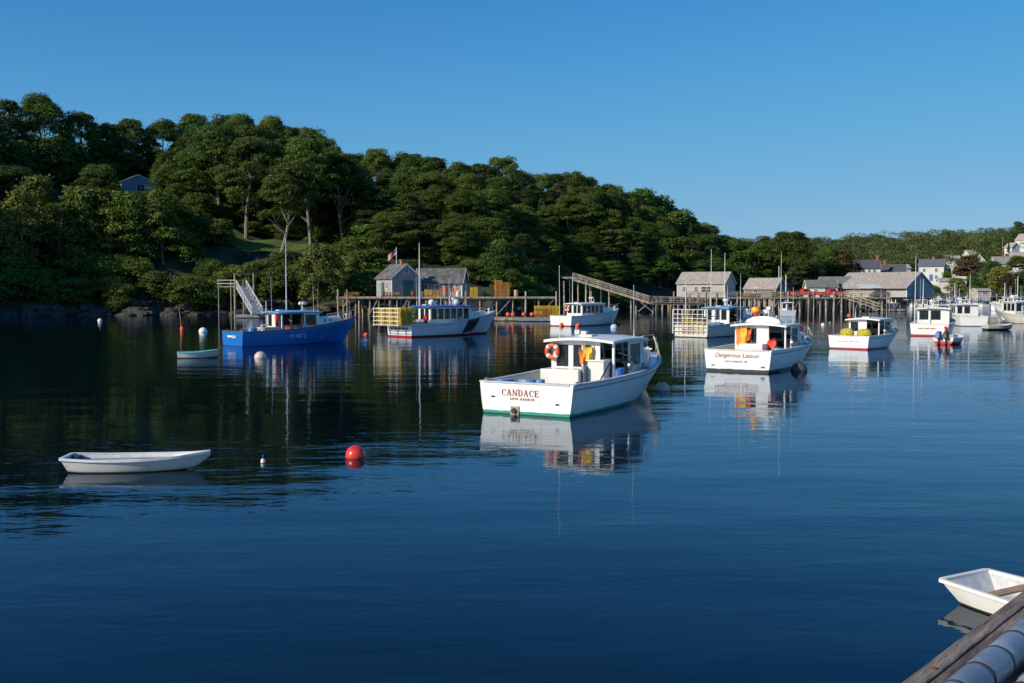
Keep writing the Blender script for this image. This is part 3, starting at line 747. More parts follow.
def lobster_boat(label, pos, head, L=10.8, B=3.5, hs=1.0, hb=2.0, hull=None, rail=None, house=None, roof=None, roofmat=None,
                 x0=4.6, x1=6.9, hw=1.15, zr=2.45, deck_z=0.32, aft=True, starboard='open', trunk=0.55, radar=True, masts=(), wins_aft=((.12, .75), (1.0, 1.5), (1.6, 2.1)),
                 tf=0.66, pulpit=True, deckm=None, foredeck=None, group=None, side_wins=3, trunkm=None, radius_roof=0.08, fine=2.05, simple=False, aft_gap=0.85):
    root = thing('lobster_boat', label, 'boat', (pos[0], pos[1], 0), math.pi / 2 - R(head), group)
    h = Hull(L, B, hs, hb, fine=fine); house = house or WHITE; roofmat = roofmat or WHITE
    boat_hull_parts(root, h, hull, rail or RAILB, deck_z, tf, deckm, foredeck)
    xt = x1 - 0.35                       # windshield rakes from x1 (sill) back to xt (roof)
    zs = deck_z + (zr - deck_z) * 0.50   # sill
    zw = zr - 0.22
    wb = MB(); panes = []
    yb = hw
    # port wall (with sliding windows)
    n_ = side_wins; Lw = xt - x0; ww = (Lw - 0.12 * (n_ + 1)) / n_
    winl = [(0.12 + i * (ww + 0.12), 0.12 + i * (ww + 0.12) + ww, zs, zw) for i in range(n_)]
    panes += wall_panel(wb, (x0, yb), (xt, yb), deck_z, zr, winl)
    if starboard == 'open':
        k = 1.15 if Lw > 1.9 else 0.8
        panes += wall_panel(wb, (xt - k, -yb), (xt, -yb), deck_z + 0.0, zr, [(0.1, k - 0.12, zs, zw)])
        wb.box((x0 + 0.03, -yb, (deck_z + zr) / 2), (0.08, 0.08, zr - deck_z))
    else:
        panes += wall_panel(wb, (x0, -yb), (xt, -yb), deck_z, zr, winl)
    if aft:
        W2 = 2 * yb; wl = [(a * W2 / 2.3, b * W2 / 2.3, zs - 0.02, zw) for a, b in wins_aft]
        if aft == 'part':
            panes += wall_panel(wb, (x0, yb), (x0, -yb + aft_gap), deck_z, zr, [w_ for w_ in wl if w_[1] < W2 - aft_gap - .08])
        else: panes += wall_panel(wb, (x0, yb), (x0, -yb), deck_z, zr, wl)
    # front: raked windshield frame
    dash = zs + 0.02
    wb.box(((x1 + x0) / 2 + (x1 - x0) / 2 - 0.03, 0, (deck_z + dash) / 2 + 0.1), (0.06, 2 * yb, dash - deck_z + 0.0))
    for i in range(4):
        y = -yb + 2 * yb * i / 3; wb.bar((x1, y * .98, dash - .1), (xt, y, zr), 0.09)
    for side in (1, -1):
        wb.add([(xt, side * (yb - .02), dash), (x1, side * (yb - .02), dash), (xt, side * (yb - .02), zr), (xt, side * (yb + .02), dash), (x1, side * (yb + .02), dash), (xt, side * (yb + .02), zr)],
               [(0, 1, 2), (3, 5, 4), (0, 3, 4, 1), (1, 4, 5, 2)])
    wb.bar((x1, -yb, dash), (x1, yb, dash), 0.1); wb.bar((xt, -yb, zr - .05), (xt, yb, zr - .05), 0.1)
    wb.build('wheelhouse', house, root)
    add_panes(panes, root)
    for i in range(3):
        g = MB(); ya = -yb + 2 * yb * i / 3 + .05; yc = -yb + 2 * yb * (i + 1) / 3 - .05
        g.hexa([(x1 - .03, ya, dash), (x1 - .03, yc, dash), (x1 - .015, yc, dash), (x1 - .015, ya, dash)], [(xt - .03, ya, zr - .05), (xt - .03, yc, zr - .05), (xt - .015, yc, zr - .05), (xt - .015, ya, zr - .05)])
        g.build('windshield', GLASS, root)
    # roof with overhang and rounded edge
    rb = MB(); ov = 0.16; xa, xb = x0 - 0.35, xt + 0.30
    def RP(s, t):
        q = t * 2 - 1; return Vector((xa + (xb - xa) * s, q * (yb + ov), zr + 0.10 - 0.10 * q * q - 0.05 * (2 * s - 1) ** 2))
    rb.grid(RP, 8, 10); rb.grid(lambda s, t: RP(s, t) - Vector((0, 0, 0.09)), 8, 10)
    for side in (0, 1):
        rb.grid(lambda s, t: RP(s, side) - Vector((0, 0, 0.09 * t)), 8, 1); rb.grid(lambda s, t: RP(side, s) - Vector((0, 0, 0.09 * t)), 10, 1)
    rb.build('roof', roofmat, root, smooth=True)
    # trunk cabin forward
    tk = MB(); xe = h.L * 0.86; n2 = 8
    sec = []
    for i in range(n2 + 1):
        t = i / n2; x = x1 - .05 + (xe - x1) * t; tt = x / h.L * 1.02; yy = min(yb, max(0.18, h.half(min(.97, tt)) - 0.32)); zb_ = h.sheer(min(1, tt)) - 0.04
        top = max(zb_ + 0.05, (h.sheer(x1 / h.L) + trunk) + (h.sheer(.85) - h.sheer(x1 / h.L)) * 0.55 * t - 0.12 * t * t)
        sec.append([(x, yy, zb_), (x - .04, yy * .95, top - .05), (x - .06, yy * .80, top), (x - .06, 0, top + .05), (x - .06, -yy * .80, top), (x - .04, -yy * .95, top - .05), (x, -yy, zb_)])
    for s_ in sec: tk.v += s_
    for i in range(n2):
        for j in range(6): tk.f.append((i * 7 + j, (i + 1) * 7 + j, (i + 1) * 7 + j + 1, i * 7 + j + 1))
    tk.f.append(tuple(n2 * 7 + j for j in range(7))); tk.f.append(tuple(reversed(range(7))))
    tk.build('trunk_cabin', trunkm or house, root, smooth=True, ang=35)
    for side in (1, -1):
        for i in (1.6, 3.6):
            k = int(i); a = Vector(sec[k][0 if side > 0 else 6]); b = Vector(sec[k + 1][0 if side > 0 else 6]); a2 = Vector(sec[k][1 if side > 0 else 5]); b2 = Vector(sec[k + 1][1 if side > 0 else 5])
            g = MB(); off = Vector((0, side * 0.012, 0)); mid = lambda p, q, f: p.lerp(q, f)
            g.add([mid(mid(a, a2, .35), mid(b, b2, .35), .15) + off, mid(mid(a, a2, .35), mid(b, b2, .35), .85) + off, mid(mid(a, a2, .85), mid(b, b2, .85), .85) + off, mid(mid(a, a2, .85), mid(b, b2, .85), .15) + off], [(0, 1, 2, 3)])
            g.build('porthole', GLASS, root)
    if not simple:
        # inside: console, helm seat, bulkhead, hauler
        c = MB(); c.box((x1 - .42, -.55, (deck_z + zs) / 2), (.55, .9, zs - deck_z)); c.box((x1 - .45, .55, (deck_z + zs) / 2 - .1), (.6, .8, zs - deck_z - .2)); c.build('console', INTER, root, bevel=.02)
        s_ = MB(); s_.tube([(x1 - .78, -.55, zs - .15), (x1 - .74, -.55, zs - .13)], .2, 14); s_.build('steering_wheel', DARK, root)
        hz = MB(); hz.tube([(xt - 1.2 if xt - 1.2 > x0 else x0 + .2, -yb - .05, zs), (xt - 1.2 if xt - 1.2 > x0 else x0 + .2, -yb - .14, zs)], .17, 14); hz.build('pot_hauler', STEEL, root, smooth=True); hz = MB(); hz.tube([(x0 + .6, -yb + .1, zs + .5), (x0 + .6, -yb - .45, zs + .35)], .03, 6); hz.build('hauling_davit', STEEL, root, smooth=True)
        cl = MB()
        for side in (1, -1):
            for xx in (.35, L * .55): cl.box((xx, side * (h.half(xx / L) - .06), h.sheer(xx / L) + .10), (.22, .03, .03)); cl.box((xx, side * (h.half(xx / L) - .06), h.sheer(xx / L) + .07), (.05, .03, .06))
        cl.build('cleat', STEEL, root)
    if pulpit:
        pb = MB(); t0 = .80
        pts = [h.edge(t, 1, .12, .55) for t in (t0, .88, .95)] + [Vector((h.L - .02, 0, h.hb + .62))] + [h.edge(t, -1, .12, .55) for t in (.95, .88, t0)]
        pb.tube(pts, .022, 6)
        for t in (t0, .88, .95):
            for side in (1, -1): pb.tube([h.edge(t, side, .12, 0), h.edge(t, side, .12, .55)], .018, 5)
        pb.build('bow_rail', STEEL, root, smooth=True)
    bt = MB(); bt.tube([(h.L - .9, 0, h.hb - .1), (h.L - .9, 0, h.hb + .30)], .06, 8); bt.box((h.L - .9, 0, h.hb + .22), (.06, .35, .06)); bt.build('sampson_post', WHITE2, root)
    if radar:
        r_ = MB(); rx = xt - .5; r_.tube([(rx, .25, zr + .05), (rx, .25, zr + .55)], .045, 8); r_.lathe([(.05, 0), (.30, .02), (.31, .10), (.27, .2), (.05, .23)], 16, (rx, .25, zr + .5)); r_.build('radar', WHITE, root, smooth=True)
        a_ = MB(); a_.lathe([(.02, 0), (.07, .03), (.02, .1)], 8, (rx - .5, -.5, zr + .32)); a_.tube([(rx - .5, -.5, zr), (rx - .5, -.5, zr + .33)], .015, 5); a_.box((rx - .2, -.2, zr + .14), (.28, .1, .12)); a_.build('antenna_dome', WHITE, root, smooth=True)
    for (mx_, my_, z0, z1, r0) in masts:
        m_ = MB(); m_.tube([(mx_, my_, z0), (mx_, my_, (z0 + z1) / 2), (mx_, my_, z1)], [r0, r0 * .8, r0 * .4], 6); m_.build('antenna' if r0 < .04 else 'mast', MASTM, root, smooth=True)
    if not simple:
        for k_, (ax_, ay_, ah_) in enumerate(((x0 + .3, hw - .15, 2.6), (xt - .2, -hw + .2, 1.9))):
            m_ = MB(); m_.tube([(ax_, ay_, zr), (ax_, ay_, zr + .3), (ax_ - .05, ay_, zr + ah_)], [.022, .012, .008], 5); m_.build('whip_antenna', MASTM, root, smooth=True)
        m_ = MB(); m_.box((x0 + .5, 0, zr + .10), (.5, .5, .07)); m_.build('roof_hatch', WHITE2, root, bevel=.015)
        m_ = MB(); m_.box((L * .78, 0, h.sheer(.78) + .13), (.5, .5, .06)); m_.build('deck_hatch', GREY, root, bevel=.015)
        m_ = MB(); m_.torus((.9, .8, deck_z + .03), .22, .03, 'Z', n=14, m=6); m_.torus((.9, .8, deck_z + .08), .18, .03, 'Z', n=14, m=6); m_.build('coiled_line', ROPE, root, smooth=True)
    root['_'] = 0; del root['_']
    return root, h
def on(root, x, y, z):
    a = root.rotation_euler.z; l_ = root.location
    return Vector((l_.x + x * math.cos(a) - y * math.sin(a), l_.y + x * math.sin(a) + y * math.cos(a), z))
# carried things ---------------------------------------------------
def barrel(p, label, m=None, r=.28, hgt=.75, group=None, open_=True):
    t = thing('barrel', label, 'barrel', p, 0, group)
    b = MB(); b.lathe([(r * .9, 0), (r, .06), (r, hgt * .33), (r * 1.03, hgt * .35), (r, hgt * .37), (r, hgt * .66), (r * 1.03, hgt * .68), (r, hgt * .7), (r, hgt * .97), (r * .97, hgt), (r * .9, hgt), (r * .88, hgt * .9)], 20)
    b.build('drum', m or BLUEP, t, smooth=True)
    l_ = MB(); l_.lathe([(r * .9, hgt * .985), (r * .9, hgt * 1.0), (r * .3, hgt * 1.01)], 20); l_.build('lid', mat('barrel_bait', (.25, .27, .3), rough=.7), t); return t
def life_ring(p, rz, label, r=.36):
    t = thing('life_ring', label, 'life ring', p, rz)
    b = MB(); b.torus((0, 0, 0), r, .085, 'X', n=32); b.build('ring', ORANGE, t, smooth=True)
    for k in range(4):
        w_ = MB(); a = R(45 + 90 * k); w_.torus((0, 0, 0), r, .091, 'X', a - .22, a + .22, n=6); w_.build('band', WHITE, t, smooth=True)
    return t
def buoy_ball(p, r, label, m, cat='buoy', name='mooring_buoy', collar=DARK, group=None, sink=.45):
    t = thing(name, label, cat, (p[0], p[1], 0), 0, group)
    b = MB(); n_ = 12; prof = [(max(.001, r * math.cos(R(-90 + 180 * i / n_))), r * math.sin(R(-90 + 180 * i / n_)) + r * (1 - 2 * sink)) for i in range(n_ + 1)]
    b.lathe(prof, 24); b.build('float', m, t, smooth=True)
    c = MB(); zt = r + r * (1 - 2 * sink); c.lathe([(r * .20, zt - r * .06), (r * .19, zt + r * .03), (r * .1, zt + r * .05)], 12); c.torus((0, 0, zt + r * .08), r * .10, r * .035, 'X', n=12, m=6)
    if collar: c.build('eye', collar, t, smooth=True)
    return t
def small_boat(name, label, cat, pos, head, st, hm, inner, railm, thw=(), thm=None, th=0.035, rail=0.05, floor_z=0.05, group=None):
    """open boat lofted from stations (x, half beam top, z top, half beam chine, z chine, z keel)"""
    t = thing(name, label, cat, (pos[0], pos[1], 0), math.pi / 2 - R(head), group)
    S = [np.array(s, float) for s in st]
    def at_(f, j):
        k = min(int(f), len(S) - 2); q = f - k; a = S[max(k - 1, 0)]; b = S[k]; c = S[k + 1]; d = S[min(k + 2, len(S) - 1)]
        return 0.5 * ((2 * b) + (-a + c) * q + (2 * a - 5 * b + 4 * c - d) * q * q + (-a + 3 * b - 3 * c + d) * q ** 3)
    n_ = (len(S) - 1) * 5; nv = 8
    def prof(f, v, side, ins=0.0):
        x, bt_, zt, bc, zc, zk = at_(f, 0)
        if v < .35: q = v / .35; y, z = bc * q, zk + (zc - zk) * q ** 1.3
        else: q = (v - .35) / .65; y = bc + (bt_ - bc) * (q ** .85); z = zc + (zt - zc) * q
        y = max(0, y - ins * (1 if v > .05 else 0)); z = z + (ins if v < .5 else ins * (1 - v) * 2)
        if ins: z = max(z, floor_z) if v < .999 else z
        return Vector((x + (0 if not ins else (ins if f < .01 else -ins if f > len(S) - 1.01 else 0)), side * max(0, y), z))
    def shell(ins):
        mb = MB()
        for side in (1, -1): mb.grid(lambda s, v: prof(s * (len(S) - 1), v, side, ins), n_, nv)
        for f in (0, len(S) - 1):
            o = len(mb.v)
            for j in range(nv + 1):
                p = prof(f, j / nv, 1, ins); mb.v += [tuple(p), (p.x, -p.y, p.z)]
            for j in range(nv): mb.f.append((o + 2 * j, o + 2 * j + 1, o + 2 * j + 3, o + 2 * j + 2))
        return mb
    shell(0).build('hull', hm, t, smooth=True, ang=50)
    shell(th).build('inside', inner, t, smooth=True, ang=50)
    rb = MB()
    def rp(f, side, o_, dz): x, bt_, zt, *_ = at_(f, 0); return Vector((x, side * max(0, bt_ + o_), zt + dz))
    for side in (1, -1):
        for i in range(n_):
            a, b = i / n_ * (len(S) - 1), (i + 1) / n_ * (len(S) - 1)
            rb.hexa([rp(a, side, .02, -rail * .6), rp(b, side, .02, -rail * .6), rp(b, side, -th - .01, -rail * .6), rp(a, side, -th - .01, -rail * .6)], [rp(a, side, .02, rail * .4), rp(b, side, .02, rail * .4), rp(b, side, -th - .01, rail * .4), rp(a, side, -th - .01, rail * .4)])
    for f, sg in ((0, 1), (len(S) - 1, -1)):
        x, bt_, zt, *_ = at_(f, 0)
        if bt_ > .08: rb.box((x + sg * .015, 0, zt - rail * .1 + .002), (.06 + th * .5, 2 * (bt_ - th), rail))
    rb.build('gunwale', railm, t)
    for (x, wd, dz) in thw:
        f = 0
        for i in range(len(S) - 1):
            if S[i][0] <= x <= S[i + 1][0]: f = i + (x - S[i][0]) / (S[i + 1][0] - S[i][0])
        _, bt_, zt, bc, zc, zk = at_(f, 0); q = max(0, 1 + dz / (zt - zc)); y = bc + (bt_ - bc) * q ** .85 - th
        m_ = MB(); m_.box((x, 0, zt + dz), (wd, 2 * y, .03)); m_.build('thwart', thm or TAN, t, bevel=.004)
    return t
# one wire trap, shared by every trap of its colour
def trap_mesh(wire, name):
    mb = MB(); Lx, Ly, Hz = 1.06, .54, .35; t = .035
    for x in (-Lx / 2, Lx / 2):
        for y in (-Ly / 2, Ly / 2): mb.box((x, y, Hz / 2), (t, t, Hz))
    for z in (.02, Hz - .02):
        for y in (-Ly / 2, Ly / 2): mb.box((0, y, z), (Lx, t, t))
        for x in (-Lx / 2, Lx / 2): mb.box((x, 0, z), (t, Ly, t))
    for k in range(1, 8):
        x = -Lx / 2 + Lx * k / 8
        for y in (-Ly / 2, Ly / 2): mb.box((x, y, Hz / 2), (.014, .012, Hz))
        mb.box((x, 0, Hz - .02), (.014, Ly, .012))
    for k in range(1, 4):
        z = Hz * k / 4
        for y in (-Ly / 2, Ly / 2): mb.box((0, y, z), (Lx, .012, .014))
        for x in (-Lx / 2, Lx / 2): mb.box((x, 0, z), (.012, Ly, .014))
        mb.box((0, -Ly / 2 + Ly * k / 4, Hz - .02), (Lx, .012, .012))
    for s_ in (-1, 1):   # netting heads and bait bag inside
        mb.box((s_ * .25, 0, Hz * .45), (.3, Ly * .7, Hz * .55), rz=.3)
    me = mb.build('lobster_trap', wire); m2 = me.data; bpy.data.objects.remove(me); return m2
TR = {'y': trap_mesh(WIRE, 'y'), 'o': trap_mesh(WIREO, 'o'), 'g': trap_mesh(WIREG, 'g')}
def traps(origin, rz, nx, ny, nz, key, label, group, skipf=None, jit=.03, rr=random.Random(11)):
    for i in range(nx):
        for j in range(ny):
            for k in range(nz):
                if skipf and skipf(i, j, k): continue
                lx, ly = (i - (nx - 1) / 2) * 1.09, (j - (ny - 1) / 2) * .57
                lx += rr.uniform(-jit, jit); ly += rr.uniform(-jit, jit)
                o = bpy.data.objects.new('lobster_trap', TR[key if isinstance(key, str) else rr.choice(key)]); col.objects.link(o)
                o.location = (origin[0] + lx * math.cos(rz) - ly * math.sin(rz), origin[1] + lx * math.sin(rz) + ly * math.cos(rz), origin[2] + k * .355)
                o.rotation_euler = (0, 0, rz + rr.uniform(-.02, .02))
                tag(o, label, 'lobster trap', group)
# ------------------------------------------------------------------ houses
SHW = mat('white_clapboard', (0.62, 0.62, 0.60), rough=0.7, var=0.08, scale=2)
SHG = mat('grey_shingle', (0.27, 0.25, 0.23), rough=0.9, var=0.25, scale=4, bump=0.3)
SHL = mat('pale_grey_shingle', (0.42, 0.40, 0.38), rough=0.9, var=0.2, scale=4, bump=0.3)
RFG = mat('weathered_roof', (0.36, 0.32, 0.28), rough=0.9, var=0.2, scale=2)
RFD = mat('dark_roof', (0.08, 0.085, 0.10), rough=0.85, var=0.25, scale=2)
RFN = mat('green_grey_roof', (0.15, 0.17, 0.15), rough=0.85, var=0.2, scale=2)
RFS = mat('shade_darkened_roof', (0.12, 0.12, 0.12), rough=0.9, var=0.35, scale=1.2)  # dark tone stands in for tree shade on the shack roofs
WBD = mat('shade_darkened_weathered_board', (0.31, 0.30, 0.29), rough=0.9, var=0.25, scale=3, dirt=(.15, .14, .12), dscale=2)  # weathered shack walls, colour lowered in place of tree shade
BRK = mat('chimney_brick', (0.32, 0.13, 0.08), rough=0.9, var=0.3, scale=8)
TRIM = mat('white_trim', (0.70, 0.70, 0.68), rough=0.6, var=0.05)
DOORG = mat('green_door', (0.02, 0.12, 0.10), rough=0.6, var=0.15)
HBLU = mat('blue_grey_siding', (0.22, 0.27, 0.33), rough=0.8, var=0.15, scale=3)
def gabled(name, label, cat, pos, rz, L, D, wh, rh, wallm, roofm, wins=(), doors=(), chim=(), ov=.35, skirt=0.0, doorm=None, group=None, foundation=2.0):
    """local x along the ridge; wins / doors: (face, s, z, w, h) with face in 'f' (-y) 'b' 'r' (+x) 'l'"""
    t = thing(name, label, cat, pos, rz, group)
    w_ = MB(); x, y = L / 2, D / 2; f0 = -foundation
    w_.add([(-x, -y, f0), (x, -y, f0), (x, y, f0), (-x, y, f0), (-x, -y, wh), (x, -y, wh), (x, y, wh), (-x, y, wh), (-x, 0, wh + rh), (x, 0, wh + rh)],
           [(0, 1, 5, 4), (2, 3, 7, 6), (1, 2, 6, 9, 5), (3, 0, 4, 8, 7), (0, 3, 2, 1)])
    w_.build('wall', wallm, t)
    rb = MB(); th = .14
    for s in (-1, 1):
        sl = rh / y; e = ov
        a = [(-x - .25, s * (y + e), wh - sl * e + .02), (x + .25, s * (y + e), wh - sl * e + .02), (x + .25, 0, wh + rh + .02), (-x - .25, 0, wh + rh + .02)]
        rb.hexa(a, [(p[0], p[1], p[2] + th) for p in a])
    ro = rb.build('roof', roofm, t)
    for sx in (-1, 1):
        tb = MB()
        for s in (-1, 1): tb.bar((sx * (x + .28), s * (y + ov), wh - rh / y * ov + .05), (sx * (x + .28), 0, wh + rh + .05), .2, .04)
        tb.build('bargeboard', TRIM, t)
        for s in (-1, 1): tb = MB(); tb.box((sx * (x + .01), s * (y + .01), wh / 2), (.14, .14, wh)); tb.build('corner_board', TRIM, t)
    def place(face, s, z, w2, h2, d, off):
        c = {'f': (s, -y - off, z), 'b': (s, y + off, z), 'r': (x + off, s, z), 'l': (-x - off, s, z)}[face]
        return c, ((w2, d, h2) if face in 'fb' else (d, w2, h2))
    for (face, s, z, w2, h2) in wins:
        f = MB()
        for (ds_, dz_, ww_, hh_) in ((0, h2 / 2, w2 + .16, .09), (0, -h2 / 2, w2 + .22, .09), (-w2 / 2, 0, .08, h2), (w2 / 2, 0, .08, h2), (0, 0, w2, .05), (0, 0, .05, h2)):
            c, d = place(face, s + ds_, z + dz_, ww_, hh_, .07, .035); f.box(c, d)
        fo = f.build('window', TRIM, t); g = MB(); c, d = place(face, s, z, w2 - .02, h2 - .02, .03, .006); g.box(c, d); g.build('pane', GLASS, fo)
    for (face, s, z, w2, h2) in doors:
        f = MB(); c, d = place(face, s, z, w2, h2, .08, .03); f.box(c, d); do = f.build('door', doorm or DOORG, t)
        h_ = MB(); c, d = place(face, s + w2 * .38, z, .06, .06, .06, .1); h_.box(c, d); h_.build('handle', STEEL, do)
    for (cx, cy, ch) in chim:
        c = MB(); c.box((cx, cy, wh + rh * .6 + ch / 2), (.7, .7, ch + rh * .8)); c.box((cx, cy, wh + rh + ch + .0), (.85, .85, .15)); c.build('chimney', BRK, ro)
    return t
def wharf(name, label, A, B, depth, zd, nx, ny, rail=True, lean=.06, rows=None, bracing=True, r=.14, cat='wharf', seed=1, side=1):
    A = Vector((*A, 0)); B = Vector((*B, 0)); L = (B - A).length; rz = math.atan2(B.y - A.y, B.x - A.x)
    t = thing(name, label, cat, A, rz); rr = random.Random(seed)
    d = MB(); n_ = max(4, int(L / .45))
    for i in range(n_):
        a = L * i / n_; d.box((a + L / n_ / 2, depth / 2 - .2 + rr.uniform(-.06, .06), zd - .04 + rr.uniform(-.008, .008)), (L / n_ - .03, depth, .07))
    d.build('deck', WOOD, t)
    for j in range(ny):
        y = .2 + (depth - .8) * j / max(1, ny - 1); s = MB(); s.box((L / 2, y, zd - .22), (L, .2, .28)); s.build('beam', WOOD, t)
    s = MB(); s.box((L / 2, -.25, zd - .1), (L, .12, .26)); s.build('fascia', WOOD, t)
    for j in range(ny):
        y = .2 + (depth - .8) * j / max(1, ny - 1)
        for i in range(nx):
            x = .3 + (L - .6) * i / (nx - 1) + rr.uniform(-.3, .3); p = MB(); k = rr.uniform(.8, 1.25) * r
            top = zd - .1 + (rr.choice([0, 0, 0, .9, 1.2]) if j == 0 else 0); yy = y - (.45 if top > zd else 0)
            p.tube([(x + rr.uniform(-lean, lean) * 4, yy, -2), (x, yy, zd * .5), (x, yy, top)], [k * 1.1, k, k * .92], 8); p.build('piling', PILE, t, smooth=True, ang=60)
    if bracing:
        for i in range(0, nx - 1, 3):
            b = MB(); x0 = .3 + (L - .6) * i / (nx - 1); x1 = .3 + (L - .6) * (i + 1) / (nx - 1); b.bar((x0, .02, .3), (x1, .02, zd - .3), .12, .06); b.build('brace', WOOD, t)
    if rail:
        q = MB(); m_ = max(3, int(L / 1.8))
        for i in range(m_ + 1): q.box((L * i / m_, -.12, zd + .5), (.09, .09, 1.0))
        for z in (.45, .72, 1.0): q.box((L / 2, -.15, zd + z), (L, .035, .10))
        q.build('railing', WOOD, t)
    return t, zd
def loc2(t, x, y, z):
    a = t.rotation_euler.z; return Vector((t.location.x + x * math.cos(a) - y * math.sin(a), t.location.y + x * math.sin(a) + y * math.cos(a), z))
# the long wharf in front of the shacks
lw, _ = wharf('wharf', 'long low timber wharf on thin pilings in front of the two shacks', (-25.5, 151), (-9.0, 151), 13, 3.0, 12, 3, rail=False, seed=2)
lw2, _ = wharf('wharf', 'plank wharf with stacked traps behind the orange floats', (-8.9, 151.5), (6.5, 152.5), 9, 3.0, 8, 2, rail=False, seed=3, r=.12)
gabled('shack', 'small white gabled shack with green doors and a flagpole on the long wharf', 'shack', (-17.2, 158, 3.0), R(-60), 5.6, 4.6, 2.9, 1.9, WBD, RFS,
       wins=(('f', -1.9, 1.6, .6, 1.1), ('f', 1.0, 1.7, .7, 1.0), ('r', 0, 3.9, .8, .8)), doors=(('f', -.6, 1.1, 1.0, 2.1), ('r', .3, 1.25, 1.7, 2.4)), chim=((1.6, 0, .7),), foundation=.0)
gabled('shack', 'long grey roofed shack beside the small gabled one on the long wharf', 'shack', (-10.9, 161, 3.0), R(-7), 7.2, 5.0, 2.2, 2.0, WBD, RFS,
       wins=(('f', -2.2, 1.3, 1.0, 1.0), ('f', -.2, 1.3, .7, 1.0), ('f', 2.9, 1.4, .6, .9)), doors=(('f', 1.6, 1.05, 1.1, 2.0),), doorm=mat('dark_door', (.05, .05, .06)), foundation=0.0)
# flag on a pole behind the shack
t = thing('flagpole', 'white pole with a small striped flag rising behind the gabled shack', 'flagpole', at(396.5, 262, 161) * 1.0)
t.location.z = 3.0
p = MB(); p.tube([(0, 0, 0), (0, 0, 7.6)], [.07, .04], 8); p.build('pole', TRIM, t, smooth=True)
f = MB(); f.grid(lambda s, v: Vector((-.05 - 1.25 * s, .12 * math.sin(s * 7), 7.5 - 1.5 * s * .75 - 1.0 * (1 - v))), 12, 6); fo = f.build('flag', mat('flag_cloth', (.6, .55, .55), var=.05), t)
for k in range(4):
    g = MB(); g.grid(lambda s, v: Vector((-.05 - 1.25 * s, .12 * math.sin(s * 7) - .012, 7.5 - 1.5 * s * .75 - 1.0 * ((k * 2 + v) / 7))), 12, 1); g.build('stripe', mat('flag_red', (.45, .02, .03)), fo)
g = MB(); g.grid(lambda s, v: Vector((-.05 - .55 * s, .12 * math.sin(s * 7 * .44) - .022, 7.5 - 1.5 * s * .33 - .55 * v)), 6, 1); g.build('canton', mat('flag_blue', (.02, .03, .16)), fo)
# traps piled on the wharf
P = at(488, 297, 155); traps((P.x + .2, 156, 3.0), 0, 2, 3, 5, 'g', 'weathered dark trap in the pile on the plank wharf', 'dark traps piled on the plank wharf', skipf=lambda i, j, k: k > 3 and i == 0)
P = at(502, 297, 155); traps((P.x, 154.5, 3.0), .05, 2, 2, 7, 'o', 'orange brown trap in the tall pile on the plank wharf', 'orange traps piled on the plank wharf', skipf=lambda i, j, k: k > 5 and i == 1)
P = at(516, 297, 155); barrel(Vector((P.x, 153.5, 3.0)), 'tan barrel at the right end of the trap pile', mat('tan_plastic', (.45, .33, .2)), r=.3, hgt=1.0)
GW = 'gear on the long wharf'
for (u, lab, m) in [(383, 'dark green barrel by the white wall of the gabled shack', WIREG), (423, 'green barrel between the two shacks', DOORG), (440, 'grey barrel in front of the long shack', GREY), (458, 'white barrel near the right end of the long shack', WHITE2), (413, 'dark red barrel at the corner of the gabled shack', mat('dark_red', (.2, .02, .02)))]:
    P = at(u, 297, 153); barrel(Vector((P.x, 153, 3.0)), lab, m, r=.3, hgt=.8)
def float_stage(label, u0, u1, v, dpt, m, zt=.45, rz=0.0):
    a = water(u0, v); b = water(u1, v); L = (b - a).length; t = thing('float_stage', label, 'float', (a.x, a.y, 0), math.atan2(b.y - a.y, b.x - a.x) + rz)
    d = MB(); n_ = max(4, int(L / .3))
    for i in range(n_): d.box((L * (i + .5) / n_, dpt / 2, zt), (L / n_ - .02, dpt, .06))
    d.build('deck', WOOD, t); k = MB(); k.box((L / 2, .06, zt - .2), (L, .12, .34)); k.box((L / 2, dpt - .06, zt - .2), (L, .12, .34)); k.box((.06, dpt / 2, zt - .2), (.12, dpt - .24, .34)); k.box((L - .06, dpt / 2, zt - .2), (.12, dpt - .24, .34)); k.build('frame', m, t)
    c = MB()
    for i in range(3): c.box((L * (i + .5) / 3, dpt / 2, zt - .3), (L / 3 - .4, dpt - .5, .45))
    c.build('flotation', DARK, t); return t
float_stage('tan plank float left of the grey float', 494, 518, 321, 2.5, PILE)
fs = float_stage('grey sided float carrying orange buoys', 518, 556, 321.5, 2.6, GREY)
P = water(547, 320.5); traps((P.x, P.y + .9, .5), 0, 3, 2, 4, ('y', 'y', 'o'), 'yellow trap stacked on the grey float', 'yellow traps stacked on the grey float')
for (u, lab) in [(508, 'orange ball buoy lying on the tan float'), (513, 'second orange ball buoy on the tan float, nearest the grey float'), (524, 'orange ball buoy alone on the grey float'), (532, 'orange ball buoy beside the yellow traps on the grey float')]:
    P = water(u, 320.5); o = buoy_ball((P.x, P.y + .5), .30, lab, ORANGE, name='ball_buoy', sink=.5); o.location.z = .78
